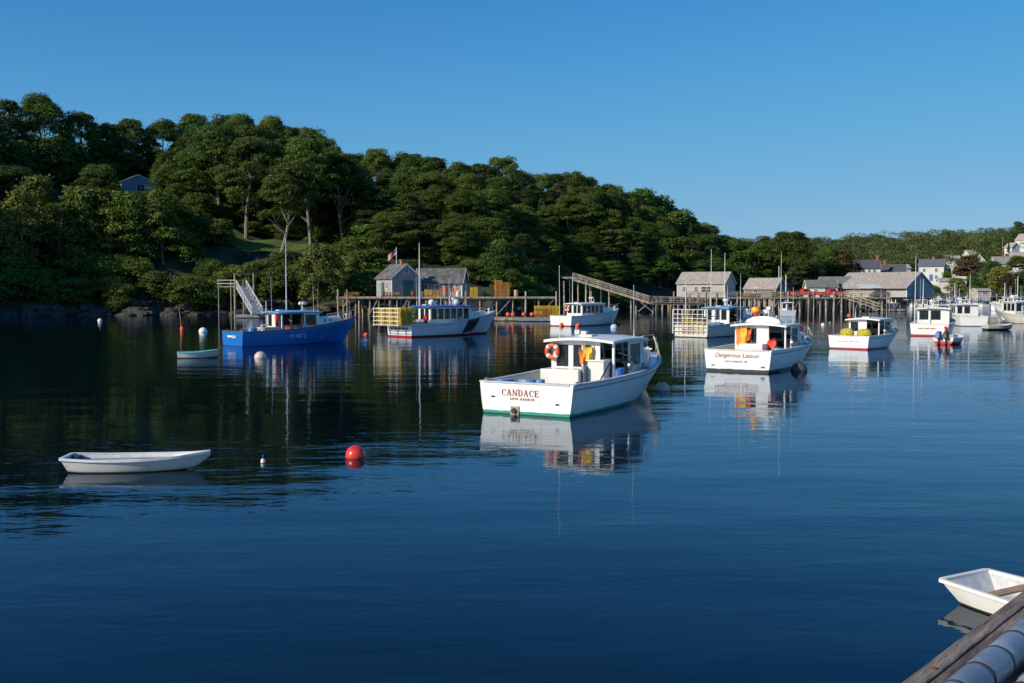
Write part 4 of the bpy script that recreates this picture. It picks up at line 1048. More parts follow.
# gangway, its gallows and float on the left
gx = at(234, 300, 150).x
fl = float_stage('grey float at the foot of the steel gangway', 236, 278, 318, 2.4, GREY)
t = thing('gangway', 'silver truss gangway slanting down to the grey float', 'gangway', (0, 0, 0)); a = at(241, 287, 156); b = at(257, 317, 147.5); b.z = .55
dv = (b - a); sd = Vector((dv.y, -dv.x, 0)).normalized() * .75
d = MB(); d.bar(a, b, .1, 1.4); d.build('walkway', GREY, t)
for s in (-1, 1):
    m_ = MB(); up = Vector((0, 0, 1.05)); m_.bar(a + sd * s, b + sd * s, .12, .08); m_.bar(a + sd * s + up, b + sd * s + up, .10, .08)
    for k in range(9):
        p0 = a.lerp(b, k / 8) + sd * s; m_.bar(p0, p0 + up, .06)
        if k < 8: p1 = a.lerp(b, (k + 1) / 8) + sd * s; m_.bar(p0 + up, p1, .05)
    m_.build('railing', MASTM, t)
t = thing('gallows_frame', 'tall timber gallows frame standing over the gangway', 'frame', (at(235, 300, 150).x, 150, 0))
for x, yy, lab in ((0, 0, 'post'), (1.85, 3.5, 'post')):
    m_ = MB(); m_.tube([(x, yy, -2), (x, yy, 6.4)], [.17, .13], 8); m_.build('post', PILE, t, smooth=True, ang=60)
m_ = MB(); m_.box((.9, 1.75, 6.35), (3.0, .2, .2), rz=math.atan2(3.5, 1.85)); m_.build('crossbeam', WOOD, t)
t = thing('landing', 'small pale timber landing on posts at the top of the gangway', 'landing', (at(231, 290, 163).x, 160, 0.2))
m_ = MB(); m_.box((.9, 3, 4.3), (4.0, 7, .18)); m_.build('deck', WOOD, t)
for x in (-1, .9, 2.8):
    m_ = MB(); m_.tube([(x, -.3, -1), (x, -.3, 5.4)], .1, 6); m_.build('post', WOOD, t)
m_ = MB(); 
for z in (4.8, 5.3): m_.box((.3, -.42, z), (3.0, .05, .1))
m_.build('railing', MASTM, t)
# sloping pier
t = thing('sloping_pier', 'long silver grey pier sloping down to the right on tall pilings', 'pier', (0, 0, 0))
a = at(573, 278.5, 188); b = at(650, 302, 184); c = at(702, 303, 186); a.z -= 0.0
d = MB(); d.bar(a, b, .16, 1.8); d.build('ramp', WOOD, t); d = MB(); d.bar(b, c, .16, 2.2); d.build('deck', WOOD, t)
up = Vector((0, 0, 1.0))
for s in (-1, 1):
    m_ = MB(); o_ = Vector((0, s * .9, 0))
    for q in (.35, .7, 1.0): m_.bar(a + o_ + up * q, b + o_ + up * q, .11, .05); m_.bar(b + o_ + up * q, c + o_ + up * q, .11, .05)
    m_.bar(a + o_ - up * .25, b + o_ - up * .25, .3, .1); m_.bar(b + o_ - up * .25, c + o_ - up * .25, .3, .1)
    for k in range(13): p0 = a.lerp(b, k / 12) + o_; m_.bar(p0 - up * .2, p0 + up, .09)
    for k in range(6): p0 = b.lerp(c, k / 5) + o_; m_.bar(p0 - up * .2, p0 + up, .09)
    m_.build('railing', WOOD, t)
for (u, y0, vt) in [(564, 183, 281), (578, 189, 279), (586, 187, 281), (591, 189, 280), (609, 185.5, 289), (631, 185.5, 297), (636, 187, 297), (653, 185, 301), (657, 187, 301), (672, 186, 302), (697, 186, 301)]:
    X = at(u, 300, y0).x; zt = at(u, vt, y0).z; m_ = MB(); m_.tube([(X + .1, y0, -2), (X, y0, zt)], [.19, .15], 8); m_.build('piling', PILE, t, smooth=True, ang=60)
m_ = MB(); x0, x1 = at(638, 300, 184.5).x, at(652, 300, 184.5).x
m_.bar((x0, 184.2, .2), (x1, 184.2, 2.2), .16); m_.bar((x0, 184.0, 2.2), (x1, 184.0, .2), .16); m_.build('brace', PILE, t)
m_ = MB(); m_.bar(a, a + Vector((-1.5, 18, .6)), .16, 2.0); m_.build('landing', WOOD, t)
# main wharf at the right
mw, _ = wharf('wharf', 'long main wharf on a forest of pilings with wooden railing', (32, 189), (70, 193), 26, 2.65, 30, 3, rail=True, seed=5, r=.15)
m2, _ = wharf('wharf', 'low wharf along the far shore behind the crowded boats', (84, 258), (172, 296), 12, 2.2, 36, 1, rail=True, seed=6, r=.15, bracing=False)
t = thing('gangway', 'wooden gangway slanting down from the main wharf to a float', 'gangway', (0, 0, 0)); a = at(845, 300, 190); b = at(880, 309, 186); a.z = 2.6; b.z = .5
m_ = MB(); m_.bar(a, b, .12, 1.3); m_.build('walkway', WOOD, t)
for s in (-1, 1):
    m_ = MB(); o_ = Vector((0, s * .6, 0)); m_.bar(a + o_ + up, b + o_ + up, .1); m_.bar(a + o_ + up * .5, b + o_ + up * .5, .08)
    for k in range(6): p0 = a.lerp(b, k / 5) + o_; m_.bar(p0, p0 + up, .08)
    m_.build('railing', PILE, t)
float_stage('plank float at the foot of the wooden gangway', 866, 905, 311.5, 3, PILE)
gabled('cottage', 'shingled cottage with weathered roof at the left end of the main wharf', 'cottage', (38.6, 207, 2.65), R(-30), 9.6, 6.4, 2.7, 2.1, SHL, RFG,
       wins=(('f', -3.4, 1.5, .8, 1.0), ('f', -.9, 1.5, .8, 1.0), ('f', 1.2, 1.5, 2.2, 1.1), ('r', 0, 1.5, .9, 1.1)), foundation=.2, skirt=1)
wharf('wharf', 'short plank platform under the shingled cottage', (31, 199.8), (45.5, 199.8), 17, 2.6, 8, 2, rail=False, seed=9)
gabled('shed', 'shingled gabled building half shaded by trees behind the main wharf', 'shed', (55.5, 228, 2.4), R(-35), 7, 6.5, 1.9, 2.2, SHG, RFG, wins=(('r', 0, 1.6, .9, 1.1), ('f', -1, 1.6, .9, 1.1)))
gabled('shed', 'small white shed with grey green roof behind the red trucks', 'shed', (61.0, 206, 2.65), R(-8), 5.6, 4.6, 2.0, 1.2, SHW, RFN, wins=(('f', -1.2, 1.2, .7, .8),), doors=(('f', 1, .95, .9, 1.8),), foundation=.0)
gabled('shed', 'lower grey roofed wing left of the big fish house', 'shed', (66.0, 209, 2.65), R(-25), 8, 7, 2.0, 1.9, SHL, RFN, wins=(('f', -2, 1.3, .8, .9), ('f', 0, 1.3, .8, .9), ('f', 2, 1.3, .8, .9)), foundation=.0)
gabled('fish_house', 'big shingled fish house with broad weathered roof and dark gable end', 'building', (73.2, 205, 2.65), R(-46), 14.5, 11, 2.0, 2.7, SHL, RFG,
       wins=(('f', -4.5, 1.2, .8, .8), ('f', -2.5, 1.2, .8, .8), ('f', 3.0, 1.2, .8, .8)), doors=(('r', -2.2, 1.1, 2.4, 2.2),), doorm=HBLU, foundation=.0, ov=.8)
wharf('wharf', 'timber platform under the big fish house', (60, 196.5), (79, 200.0), 18, 2.6, 14, 2, rail=False, seed=10)
t = thing('canopy', 'white canvas canopy on poles in front of the big fish house', 'canopy', (at(869, 295, 197.5).x, 198, 2.65))
m_ = MB(); m_.grid(lambda s, v: Vector((-2.2 + 4.4 * s, -1.2 + 2.4 * v, 1.95 + .5 * v)), 6, 2); m_.grid(lambda s, v: Vector((-2.2 + 4.4 * s, -1.2, 1.95 - .25 * v)), 6, 1); m_.build('awning', WHITE2, t)
for x in (-2.1, 2.1):
    for y in (-1.1, 1.1): m_ = MB(); m_.tube([(x, y, 0), (x, y, 1.95 + (.45 if y > 0 else 0))], .04, 6); m_.build('pole', STEEL, t)
def truck(label, X, Y, z, rz):
    t = thing('pickup_truck', label, 'pickup truck', (X, Y, z), rz)
    b = MB(); b.hexa([(-2.5, -.9, .35), (2.5, -.9, .35), (2.5, .9, .35), (-2.5, .9, .35)], [(-2.5, -.92, .95), (2.45, -.86, .92), (2.45, .86, .92), (-2.5, .92, .95)]); b.build('body', RED, t, bevel=.06)
    c = MB(); c.hexa([(-.6, -.84, .95), (1.25, -.84, .95), (1.25, .84, .95), (-.6, .84, .95)], [(-.4, -.68, 1.6), (.6, -.68, 1.6), (.6, .68, 1.6), (-.4, .68, 1.6)]); c.build('cab', RED, t, bevel=.05)
    g = MB(); 
    for s in (-1, 1): g.hexa([(-.4, s * .80, 1.02), (.9, s * .80, 1.02), (.9, s * .835, 1.02), (-.4, s * .835, 1.02)], [(-.3, s * .70, 1.5), (.5, s * .70, 1.5), (.5, s * .735, 1.5), (-.3, s * .735, 1.5)])
    g.build('window', GLASS, t)
    for x in (-1.55, 1.55):
        for s in (-1, 1):
            w_ = MB(); w_.tube([(x, s * .72, .36), (x, s * .95, .36)], .36, 16); wo = w_.build('wheel', DARK, t, smooth=True); h_ = MB(); h_.tube([(x, s * .94, .36), (x, s * .965, .36)], .2, 12); h_.build('rim', STEEL, wo)
P = at(807, 297, 196); truck('red pickup parked on the main wharf left of the white shed', P.x, 198, 2.65, R(8))
P = at(834, 297, 196); truck('red pickup parked on the main wharf in front of the lower wing', P.x, 198, 2.65, R(4))
# distant houses
def hz_(u, v, Y): p = at(u, v, Y); return (p.x, p.y, p.z)
gabled('farmhouse', 'white farmhouse with dark roof and brick chimney behind the fish house', 'house', hz_(866, 279, 345), R(-12), 8, 6.5, 3.6, 2.6, SHW, RFD, wins=(('f', -2.5, 2.6, .9, 1.2), ('f', -1, 2.6, .9, 1.2), ('f', .6, 2.6, .9, 1.2), ('f', 2.2, 2.6, .9, 1.2)), chim=((3.4, 0, 1.6),), foundation=4)
gabled('house', 'dark roofed house with brick chimney right of the white farmhouse', 'house', hz_(892, 280, 350), R(-20), 8.5, 6.5, 2.6, 2.6, SHW, RFD, chim=((-2.5, 0, 1.4),), wins=(('r', 0, 2.8, 1, 1.2),), foundation=4)
gabled('house', 'narrow white house left of the blue and white house', 'house', hz_(903, 277, 370), R(10), 3.2, 4, 3.2, 1.2, SHW, SHL, foundation=4)
gabled('house', 'two storey white house with blue trim and chimney on the far bank', 'house', hz_(932, 281, 350), R(-28), 7.6, 6, 5.0, 2.2, SHW, mat('slate_roof', (.12, .13, .16)), wins=(('f', -2.2, 3.6, .9, 1.2), ('f', 1.6, 3.6, .9, 1.2), ('f', -2.2, 1.3, .9, 1.2), ('f', 1.6, 1.3, .9, 1.2)), doors=(('f', 0, 1.1, 1.1, 2.1),), doorm=mat('blue_door', (.05, .15, .4)), chim=((.3, 0, .9),), foundation=4)
gabled('house', 'small pale house left of the rusty brown tree', 'house', hz_(959, 277, 372), R(15), 3.2, 4, 3.4, 1.6, SHL, RFG, foundation=4)
gabled('house', 'grey shingled house with steep gable and chimney on the hillside', 'house', hz_(979, 273, 375), R(70), 6, 6, 2.6, 3.6, SHL, RFG, wins=(('l', 0, 2.6, 1, 1.4),), chim=((0, 0, .8),), foundation=5)
gabled('house', 'grey roofed cape house with dormer and red chimney on the right hillside', 'house', hz_(1003, 271, 385), R(-8), 7.5, 6, 2.6, 2.6, SHW, SHG, wins=(('f', -2, 1.6, .9, 1.2), ('f', 2, 1.6, .9, 1.2)), chim=((0, 0, .9),), foundation=5)
gabled('house', 'small white gabled house high on the right hill', 'house', hz_(1012, 251.5, 440), R(-70), 4, 4.2, 1.8, 1.8, SHW, RFG, wins=(('r', -.9, 1.7, .8, 1.2), ('r', .9, 1.7, .8, 1.2)), foundation=6)
gabled('house', 'white gabled house cut by the right edge of the photo', 'house', hz_(1027, 246, 450), R(-60), 7, 6, 2.6, 2.6, SHW, RFG, foundation=6)
gabled('shed', 'low garage with pale roof below the small pale house', 'garage', hz_(945, 285.5, 335), R(-10), 4.2, 4, 1.4, .9, SHW, RFG, foundation=3)
gabled('shed', 'white boathouse just left of the tall mast on the far bank', 'shed', hz_(960, 283, 335), R(-5), 3, 3, 1.4, .6, SHW, SHW, foundation=3)
gabled('shed', 'flat pinkish waterfront shed with one dark window', 'shed', (at(984, 300, 270).x, 272, 2.2), R(0), 3.4, 4, 1.6, .5, mat('pinkish_siding', (.45, .38, .36)), RFG, wins=(('f', .2, 1.0, 1.2, .7),), foundation=1)
gabled('house', 'blue grey gabled house among the trees on the left hillside', 'house', hz_(134, 199, 212), R(-55), 7, 6.6, 3.0, 1.5, HBLU, RFD, wins=(('r', .4, 2.0, 1.6, 1.4), ('f', 0, 1.8, 1, 1.2)), foundation=4)
gabled('house', 'dark house with one tall white window showing between the left trees', 'house', hz_(66, 198, 214), R(-10), 6, 5, 3.6, 2.0, mat('dark_siding', (.06, .06, .07)), RFD, wins=(('f', 1.2, 2.2, 1.5, 2.4),), foundation=4)
gabled('house', 'pale cottage glimpsed between trunks above the shacks', 'house', hz_(372, 226, 212), R(10), 5, 5, 2.6, 1.6, SHW, RFD, wins=(('f', -.8, 1.5, .8, 1.1),), foundation=4)
gabled('house', 'pale blue house hidden among trunks above the sloping pier', 'house', hz_(598, 246, 246), R(5), 9, 6, 2.2, 1.5, mat('pale_blue_siding', (.35, .42, .5)), RFD, wins=(('f', -3, 1.6, 1, 1.2), ('f', 0, 1.6, 1, 1.2), ('f', 3, 1.6, 1, 1.2)), foundation=4)
for (u, v0, v1, Y, lab) in [(1003, 250, 237, 430, 'utility pole on the hill left of the white gabled house'), (786, 297, 275, 191, 'thin green pole on the main wharf'), (826, 305, 282, 260, 'bare pole above the white shed'), (779, 297, 266, 230, 'white pole by the dark trees'), (955, 300, 283, 256, 'short pole on the far low wharf'), (1018, 300, 276, 256, 'tall pole on the far low wharf at the right edge'), (1005, 300, 283, 252, 'pole left of the tall one on the far low wharf'), (990, 303, 287, 230, 'wooden pole right of the pinkish shed')]:
    P = at(u, v1, Y); z0 = min(ground(P.x, Y), at(u, v0, Y).z)
    m_ = MB(); m_.tube([(0, 0, 0), (0, 0, P.z - z0)], [.13, .09], 8); o = m_.build('pole', PILE if u in (1003, 990) else MASTM, smooth=True); o.location = (P.x, Y, z0); tag(o, lab, 'pole')

for (u, Y, h) in [(575, 236, 15), (590, 239, 16), (612, 238, 15), (628, 240, 14)]:
    plant('tall%d' % (u % 2), uX(u, Y), Y, h, 'tall bare trunked tree in front of the pale blue house', GL, 1.0)

for (u, v, Y, rz, L, D, lab) in [(988, 285, 350, -20, 4.5, 4, 'small white cottage below the steep gabled house'), (952, 266.5, 400, -12, 5, 4.5, 'small white house high among trees left of the steep gabled house'), (1018, 263, 400, -15, 5.5, 5, 'small white house below the gabled pair at the right edge'), (970, 260, 440, 10, 4, 4, 'tiny white house at the wood edge near the skyline')]:
    gabled('house', lab, 'house', hz_(u, v, Y), R(rz), L, D, 2.4, 1.6, SHW, RFG, wins=(('f', -.9, 1.4, .8, 1.0), ('f', .9, 1.4, .8, 1.0)), foundation=4)


P = at(392, 297, 152); traps((P.x, 152.3, 3.0), .1, 2, 1, 2, ('g', 'o'), 'old trap lying before the gabled shack', 'old traps before the gabled shack')
P = at(432, 297, 152); traps((P.x, 152.3, 3.0), -.05, 2, 1, 3, ('y', 'o'), 'trap stacked before the gap between the shacks', 'traps between the two shacks')
P = at(352, 297, 154); traps((P.x, 153.5, 3.0), .2, 2, 2, 2, ('g', 'o', 'g'), 'weathered trap at the left end of the long wharf', 'traps at the left end of the long wharf')
P = at(474, 297, 154); traps((P.x, 154, 3.0), 0, 1, 2, 4, 'y', 'yellow trap in the narrow stack right of the long shack', 'yellow traps right of the long shack')
P = at(752, 297, 191); traps((P.x, 191, 2.65), 0, 3, 1, 2, ('y', 'g', 'o'), 'trap piled on the main wharf behind the mast', 'traps on the main wharf')
P = at(778, 297, 191); traps((P.x, 191.5, 2.65), 0, 2, 1, 3, ('y', 'g'), 'trap piled on the main wharf left of the red pickups', 'traps left of the red pickups')
# ------------------------------------------------------------------ the moored boats
cand, hC = lobster_boat('large white lobster boat lettered CANDACE with green waterline and open cockpit', (0.43, 33.1), 30, L=11.0, B=3.7, hs=1.0, hb=1.42,
    hull=hull_mat('candace_hull', (0.79, 0.775, 0.74), (0.02, 0.30, 0.22), .11, st=.62), rail=mat('white_grey_rail', (.50, .51, .54), rough=.45, var=.15), x0=4.1, x1=6.9, hw=1.2, zr=2.28, aft='part', aft_gap=.5,
    wins_aft=((.18, .64), (.82, 1.14), (1.2, 1.5)), radar=False, masts=((5.2, .8, 2.3, 2.75, .02),))
serif_word(cand, 'CANDACE', .205, (-.010, .20, .60), LRED)
lettering(cand, 'NEW HARBOR', .125, (-.008, .12, .50), LRED, space=1.15)
m_ = MB(); m_.box((-.02, .38, .12), (.05, .30, .30)); eo = m_.build('exhaust_plate', mat('exhaust_plate', (.35, .30, .24), rough=.6, var=.3, scale=10), cand)
m_ = MB(); m_.tube([(-.12, .38, .13), (-.03, .38, .13)], .085, 14); m_.build('exhaust_pipe', BLACK, eo)
for (y, z, w2) in ((1.2, .55, .14), (-1.15, .40, .12)):
    m_ = MB(); m_.box((-.012, y, z), (.02, w2, .05)); m_.build('scupper', BLACK, cand)
m_ = MB(); m_.box((3.62, .45, .78), (.85, 1.5, .92)); m_.build('engine_box', WHITE, cand, bevel=.03)
m_ = MB(); m_.box((3.95, -.72, .93), (.55, .62, 1.22)); m_.box((3.95, -.72, 1.55), (.65, .72, .05)); m_.build('bait_locker', WHITE, cand, bevel=.02)
m_ = MB(); m_.box((3.7, -.36, .85), (.6, .08, 1.05)); m_.build('step', GREY, cand)
m_ = MB(); m_.tube([(6.7, -1.2, 2.3), (9.2, -.6, 2.25)], .03, 6); m_.tube([(9.2, -.6, 2.25), (8.6, -1.1, 1.5)], .035, 6); m_.build('bow_davit', ROPE, cand)
m_ = MB(); m_.box((5.6, .9, 2.45), (.25, .18, .16)); m_.box((4.7, .2, 2.45), (.2, .2, .16)); m_.build('roof_light', WHITE2, cand)
m_ = MB(); m_.tube([(.5, -.9, 1.0), (1.4, -1.0, .5), (2.4, -.8, .42), (3.1, -1.1, .8), (3.7, -1.25, 1.5)], .028, 8); m_.build('deck_hose', DARK, cand, smooth=True)
m_ = MB(); m_.box((1.6, -1.15, .55), (.9, .5, .42)); m_.build('bait_tray', mat('grey_tray', (.3, .32, .34), rough=.6, var=.3), cand, bevel=.03)
m_ = MB(); m_.box((6.3, -.75, .95), (.4, .3, .9)); m_.build('white_tank', WHITE, cand, bevel=.05)
life_ring(on(cand, 3.92, 1.1, 1.82), cand.rotation_euler.z, 'orange and white life ring on the port corner of the wheelhouse of the CANDACE', .215)
barrel(on(cand, 4.35, -1.28, .33), 'tall blue barrel on the starboard side of the CANDACE', BLUEP, r=.21, hgt=.95)
barrel(on(cand, .62, 1.15, .33), 'wide blue tub in the port stern corner of the CANDACE', BLUEP, r=.34, hgt=.74)
barrel(on(cand, 1.15, .55, .33), 'light blue tub beside the stern corner tub of the CANDACE', LBLUE, r=.32, hgt=.72)
barrel(on(cand, 1.0, .0, .33), 'small blue bucket amidships in the cockpit of the CANDACE', LBLUE, r=.15, hgt=.74)
m_ = MB(); m_.box((0, 0, .18), (.7, .55, .36)); m_.box((0, 0, .37), (.74, .59, .04)); o = m_.build('fish_tote', mat('dark_tote', (.06, .05, .05)), bevel=.02); o.location = on(cand, 2.4, .9, .33); tag(o, 'dark fish tote in the cockpit of the CANDACE', 'fish tote')
m_ = MB(); m_.torus((0, 0, 0), .2, .05, 'X', n=14); m_.torus((.02, .03, -.1), .16, .05, 'X', n=14); o = m_.build('rope_coil', ROPE, smooth=True); o.location = on(cand, 6.1, -1.12, 1.45); o.rotation_euler = (0, 0, R(-50)); tag(o, 'coil of tan rope hanging in the open side of the CANDACE', 'rope')
def oilskins(p, rz, label, m, wd=.45, hg=.85):
    t = thing('oilskins', label, 'oilskins', p, rz); rr = random.Random(hash(label) % 99 if False else len(label))
    b = MB(); n1, n2 = 12, 10
    def S(s, v):
        a = s * 2 * math.pi; w2 = wd / 2 * (.55 + .45 * math.sin(v * 2.2 + .6)) ; return Vector((.10 * math.cos(a) * (1 + .5 * math.sin(a * 3 + v * 4)), w2 * math.sin(a) * (1 + .12 * math.sin(v * 9)), -hg * v))
    b.grid(S, n1, n2); b.build('bib', m, t, smooth=True)
    for s in (-1, 1): c = MB(); c.tube([(0, s * .12, .12), (0, s * .14, 0), (0, s * .16, -.1)], .02, 5); c.build('strap', m, t)
    return t
oilskins(on(cand, 3.98, -.30, 2.0), cand.rotation_euler.z, 'yellow oilskins hung on the wheelhouse of the CANDACE', YEL, .38, .45)
oilskins(on(cand, 3.96, -.10, 1.85), cand.rotation_euler.z, 'orange gloves hung beside the yellow oilskins of the CANDACE', mat('orange_oilskin', (.75, .2, .03)), .25, .45)

dang, hD = lobster_boat('white lobster boat with maroon script lettering and rounded roof visor', (11.0, 50.7), 33, L=10.5, B=3.7, hs=1.04, hb=1.38,
    hull=hull_mat('script_boat_hull', (0.79, 0.775, 0.74), (0.04, 0.045, 0.045), .13, st=.12), rail=mat('white_rail', (.6, .6, .6), rough=.5), x0=3.2, x1=5.6, hw=1.32, zr=2.25, aft='part',
    wins_aft=((.42, 1.0), (1.05, 1.55)), masts=((4.6, -.6, 2.3, 6.0, .022), (4.2, .6, 2.3, 3.1, .02)))
lettering(dang, 'Dangerous Liaison', .30, (-.010, .05, .80), LRED, shear=.35)
lettering(dang, 'NEW HARBOR, ME.', .13, (-.010, .05, .50), LBLK, space=1.1)
m_ = MB(); m_.grid(lambda s, v: Vector((3.6 + .4 * s, -.95 + 1.9 * v, 2.33 + .32 * math.sin(math.pi * v) ** .5)), 2, 14); m_.grid(lambda s, v: Vector((3.58, -.95 + 1.9 * v, 2.33 + .32 * math.sin(math.pi * v) ** .5 * s)), 2, 14); m_.build('roof_visor', WHITE, dang, smooth=True)
m_ = MB(); m_.box((2.5, .1, .80), (.8, 1.25, .95)); m_.build('engine_box', WHITE, dang, bevel=.03)
m_ = MB(); m_.box((1.2, 1.2, .6), (1.6, .6, .5)); m_.build('stern_bench', WHITE2, dang, bevel=.02)
m_ = MB(); m_.box((-.015, 1.25, .30), (.03, .16, .06)); m_.box((-.015, -1.3, .28), (.03, .2, .08)); m_.build('scupper', mat('green_bronze', (.05, .2, .15)), dang)
m_ = MB(); m_.tube([(5.2, -1.3, 2.2), (8.6, -.75, 2.1), (8.3, -1.15, 1.5)], .03, 6); m_.build('bow_davit', ROPE, dang)
oilskins(on(dang, 3.05, 1.02, 2.0), dang.rotation_euler.z, 'orange red oilskins at the left on the wheelhouse of the boat with script lettering', mat('orange_oilskin', (.75, .2, .03)), .42, .85)
oilskins(on(dang, 2.98, .78, 2.05), dang.rotation_euler.z, 'bright yellow oilskins in the middle of the hung ones on the boat with script lettering', YEL, .40, .95)
oilskins(on(dang, 3.05, .55, 1.95), dang.rotation_euler.z, 'short orange oilskins at the right of the hung ones on the boat with script lettering', ORANGE, .3, .55)
oilskins(on(dang, 2.95, -.72, 1.45), dang.rotation_euler.z, 'red jacket hung low beside the white box of the boat with script lettering', mat('red_oilskin', (.7, .05, .03)), .5, .7)
barrel(on(dang, 2.6, -1.15, .33), 'low light blue tub on the starboard side of the boat with script lettering', LBLUE, r=.3, hgt=.75)
o = buoy_ball((0, 0), .24, 'red and yellow buoy perched on the roof antenna of the boat with script lettering', ORANGE, name='pot_buoy'); q_ = on(dang, 4.2, .6, 2.9); o.location = q_
q = MB(); q.lathe([(.245, -.02), (.25, .12), (.2, .2)], 14); q.build('band', YEL, o, smooth=True)
m_ = MB(); m_.tube([(0, 0, 0), (.1, 0, .75)], .03, 6); m_.box((.1, 0, .75), (.2, .2, .16)); m_.box((-.4, .5, .15), (.5, .3, .3)); m_.build('roof_gear', WHITE2, dang).location = (4.4, 0, 2.3)
m_ = MB(); m_.tube([(3.5, 1.25, 1.0), (3.35, 1.42, 2.35)], .035, 6); m_.build('exhaust_stack', STEEL, dang)

blue, hB = lobster_boat('bright blue lobster boat with pale blue roof and tall thin mast', (-20.0, 74.3), 47, L=10.6, B=3.3, hs=1.02, hb=1.9,
    hull=hull_mat('blue_hull', (0.015, 0.15, 0.48), None, bottom=(.02, .05, .15), stain=(.1, .25, .5), st=.25), rail=mat('brown_rail', (.16, .10, .07), rough=.6), x0=3.4, x1=6.8, hw=1.03, zr=2.4, house=WHITE, roofmat=LBLUE, aft='part',
    wins_aft=((.2, .8),), masts=((4.6, .3, 2.4, 7.8, .045),), deckm=mat('blue_grey_deck', (.25, .27, .3)), foredeck=WHITE)
hull_text(blue, hB, 'ME 407 J', .42, 4.3, .64, mat('pale_blue_lettering', (.45, .6, .8)))
m_ = MB(); m_.box((-.012, .1, .68), (.02, 1.2, .14)); m_.box((-.012, -.2, .66), (.02, .3, .2)); m_.build('name_board', LWHT, blue)
m_ = MB(); m_.box((2.6, -.5, .85), (1.3, 1.1, .9)); m_.build('bait_box', mat('grey_bait_box', (.42, .40, .36)), blue, bevel=.03)
m_ = MB(); m_.tube([(1.6, -.9, 1.0), (1.9, -.9, 1.45), (2.3, -.9, 1.5)], .06, 6); m_.tube([(3.3, 1.0, .4), (3.3, 1.0, 3.2)], .03, 6); m_.build('stern_rail', WHITE2, blue, smooth=True)
barrel(on(blue, 1.1, -.9, .33), 'blue barrel standing in the stern of the blue boat', BLUEP, r=.36, hgt=.95)
barrel(on(blue, .8, -.1, .33), 'low blue tub beside the barrel of the blue boat', BLUEP, r=.25, hgt=.75)
oilskins(on(blue, 3.3, -.5, 2.1), blue.rotation_euler.z, 'red oilskins hung inside the wheelhouse of the blue boat', RED, .3, .5)
o = buoy_ball((0, 0), .26, 'red orange buoy hung amidships on the blue boat', ORANGE, name='pot_buoy'); o.location = on(blue, 4.0, -1.0, 1.1)
o = buoy_ball((0, 0), .2, 'green buoy hung beside the red one on the blue boat', mat('lime_plastic', (.25, .5, .03)), name='pot_buoy'); o.location = on(blue, 4.6, -1.05, 1.0)

yb_, hY = lobster_boat('white lobster boat with blue roof and yellow traps racked over its stern', (-9.6, 88.8), 44, L=11.6, B=3.6, hs=1.05, hb=2.05,
    hull=hull_mat('red_bottom_hull', (0.62, 0.64, 0.68), (0.38, 0.02, 0.02), .13, bottom=(.25, .02, .02), st=.12, wob=.02), rail=WHITE2, x0=2.5, x1=7.5, hw=1.15, zr=2.6, roofmat=NAVYROOF, starboard='closed', side_wins=6,
    masts=((2.6, .4, 2.6, 8.1, .07), (5.0, -.8, 2.7, 5.0, .025), (6.0, .2, 2.7, 4.2, .03)))
m_ = MB(); 
for i in range(8):
    t0, t1 = .56 + .02 * i, .58 + .02 * i
    for j in range(6):
        v0, v1 = .36 + .105 * j, .36 + .105 * (j + 1)
        q4 = [hY.P(t0, v0, -1), hY.P(t1, v0, -1), hY.P(t1, v1, -1), hY.P(t0, v1, -1)]; m_.add([p + Vector((0, -.012, 0)) for p in q4], [(0, 1, 2, 3)])
m_.build('rubbing_patch', BLACK, yb_)
m_ = MB()
for y in (-1.6, -.55, .55, 1.6):
    m_.box((-.1, y, 1.0), (3.0, .08, .08)); m_.box((-1.5, y, 1.7), (.06, .06, 1.5))
for z in (1.05, 1.4, 1.75, 2.1, 2.44): m_.box((-1.53, 0, z), (.04, 3.4, .05))
m_.build('trap_rack', WHITE2, yb_)
o_ = on(yb_, -.4, 0, 1.08); traps((o_.x, o_.y, 1.08), yb_.rotation_euler.z + R(90), 3, 3, 4, 'y', 'yellow wire trap stacked over the stern of the blue roofed boat', 'yellow traps over the stern of the blue roofed boat')
oilskins(on(yb_, 2.4, -.6, 1.7), yb_.rotation_euler.z, 'red oilskins by the wheelhouse of the blue roofed boat', RED, .5, .5)
buoy_ball((0, 0), .3, 'white ball buoy on the blue roof of the boat with the trap rack', WHITE, name='ball_buoy').location = on(yb_, 4.0, .4, 2.85)
o = buoy_ball((0, 0), .33, 'white float beside the aerials on the blue roof', WHITE2, name='ball_buoy'); o.location = on(yb_, 6.2, -.4, 2.85)
for (x, lab) in ((5.2, 'orange flag on the roof of the blue roofed boat, left one'), (6.6, 'orange flag on the roof of the blue roofed boat, right one')):
    t = thing('marker_flag', lab, 'marker flag', on(yb_, x, .5, 2.65)); m_ = MB(); m_.tube([(0, 0, 0), (0, 0, 1.5)], .02, 5); m_.build('staff', MASTM, t); m_ = MB(); m_.grid(lambda s, v: Vector((.4 * s, .05 * math.sin(5 * s), 1.5 - .35 * v)), 5, 2); m_.build('cloth', ORANGE, t)
m_ = MB()
for (y, w2) in ((1.0, .35), (.55, .4), (.05, .4), (-.45, .35), (-.9, .3)): m_.box((-.012, y, .72), (.02, w2, .16))
m_.build('name_board', LBLU, yb_)

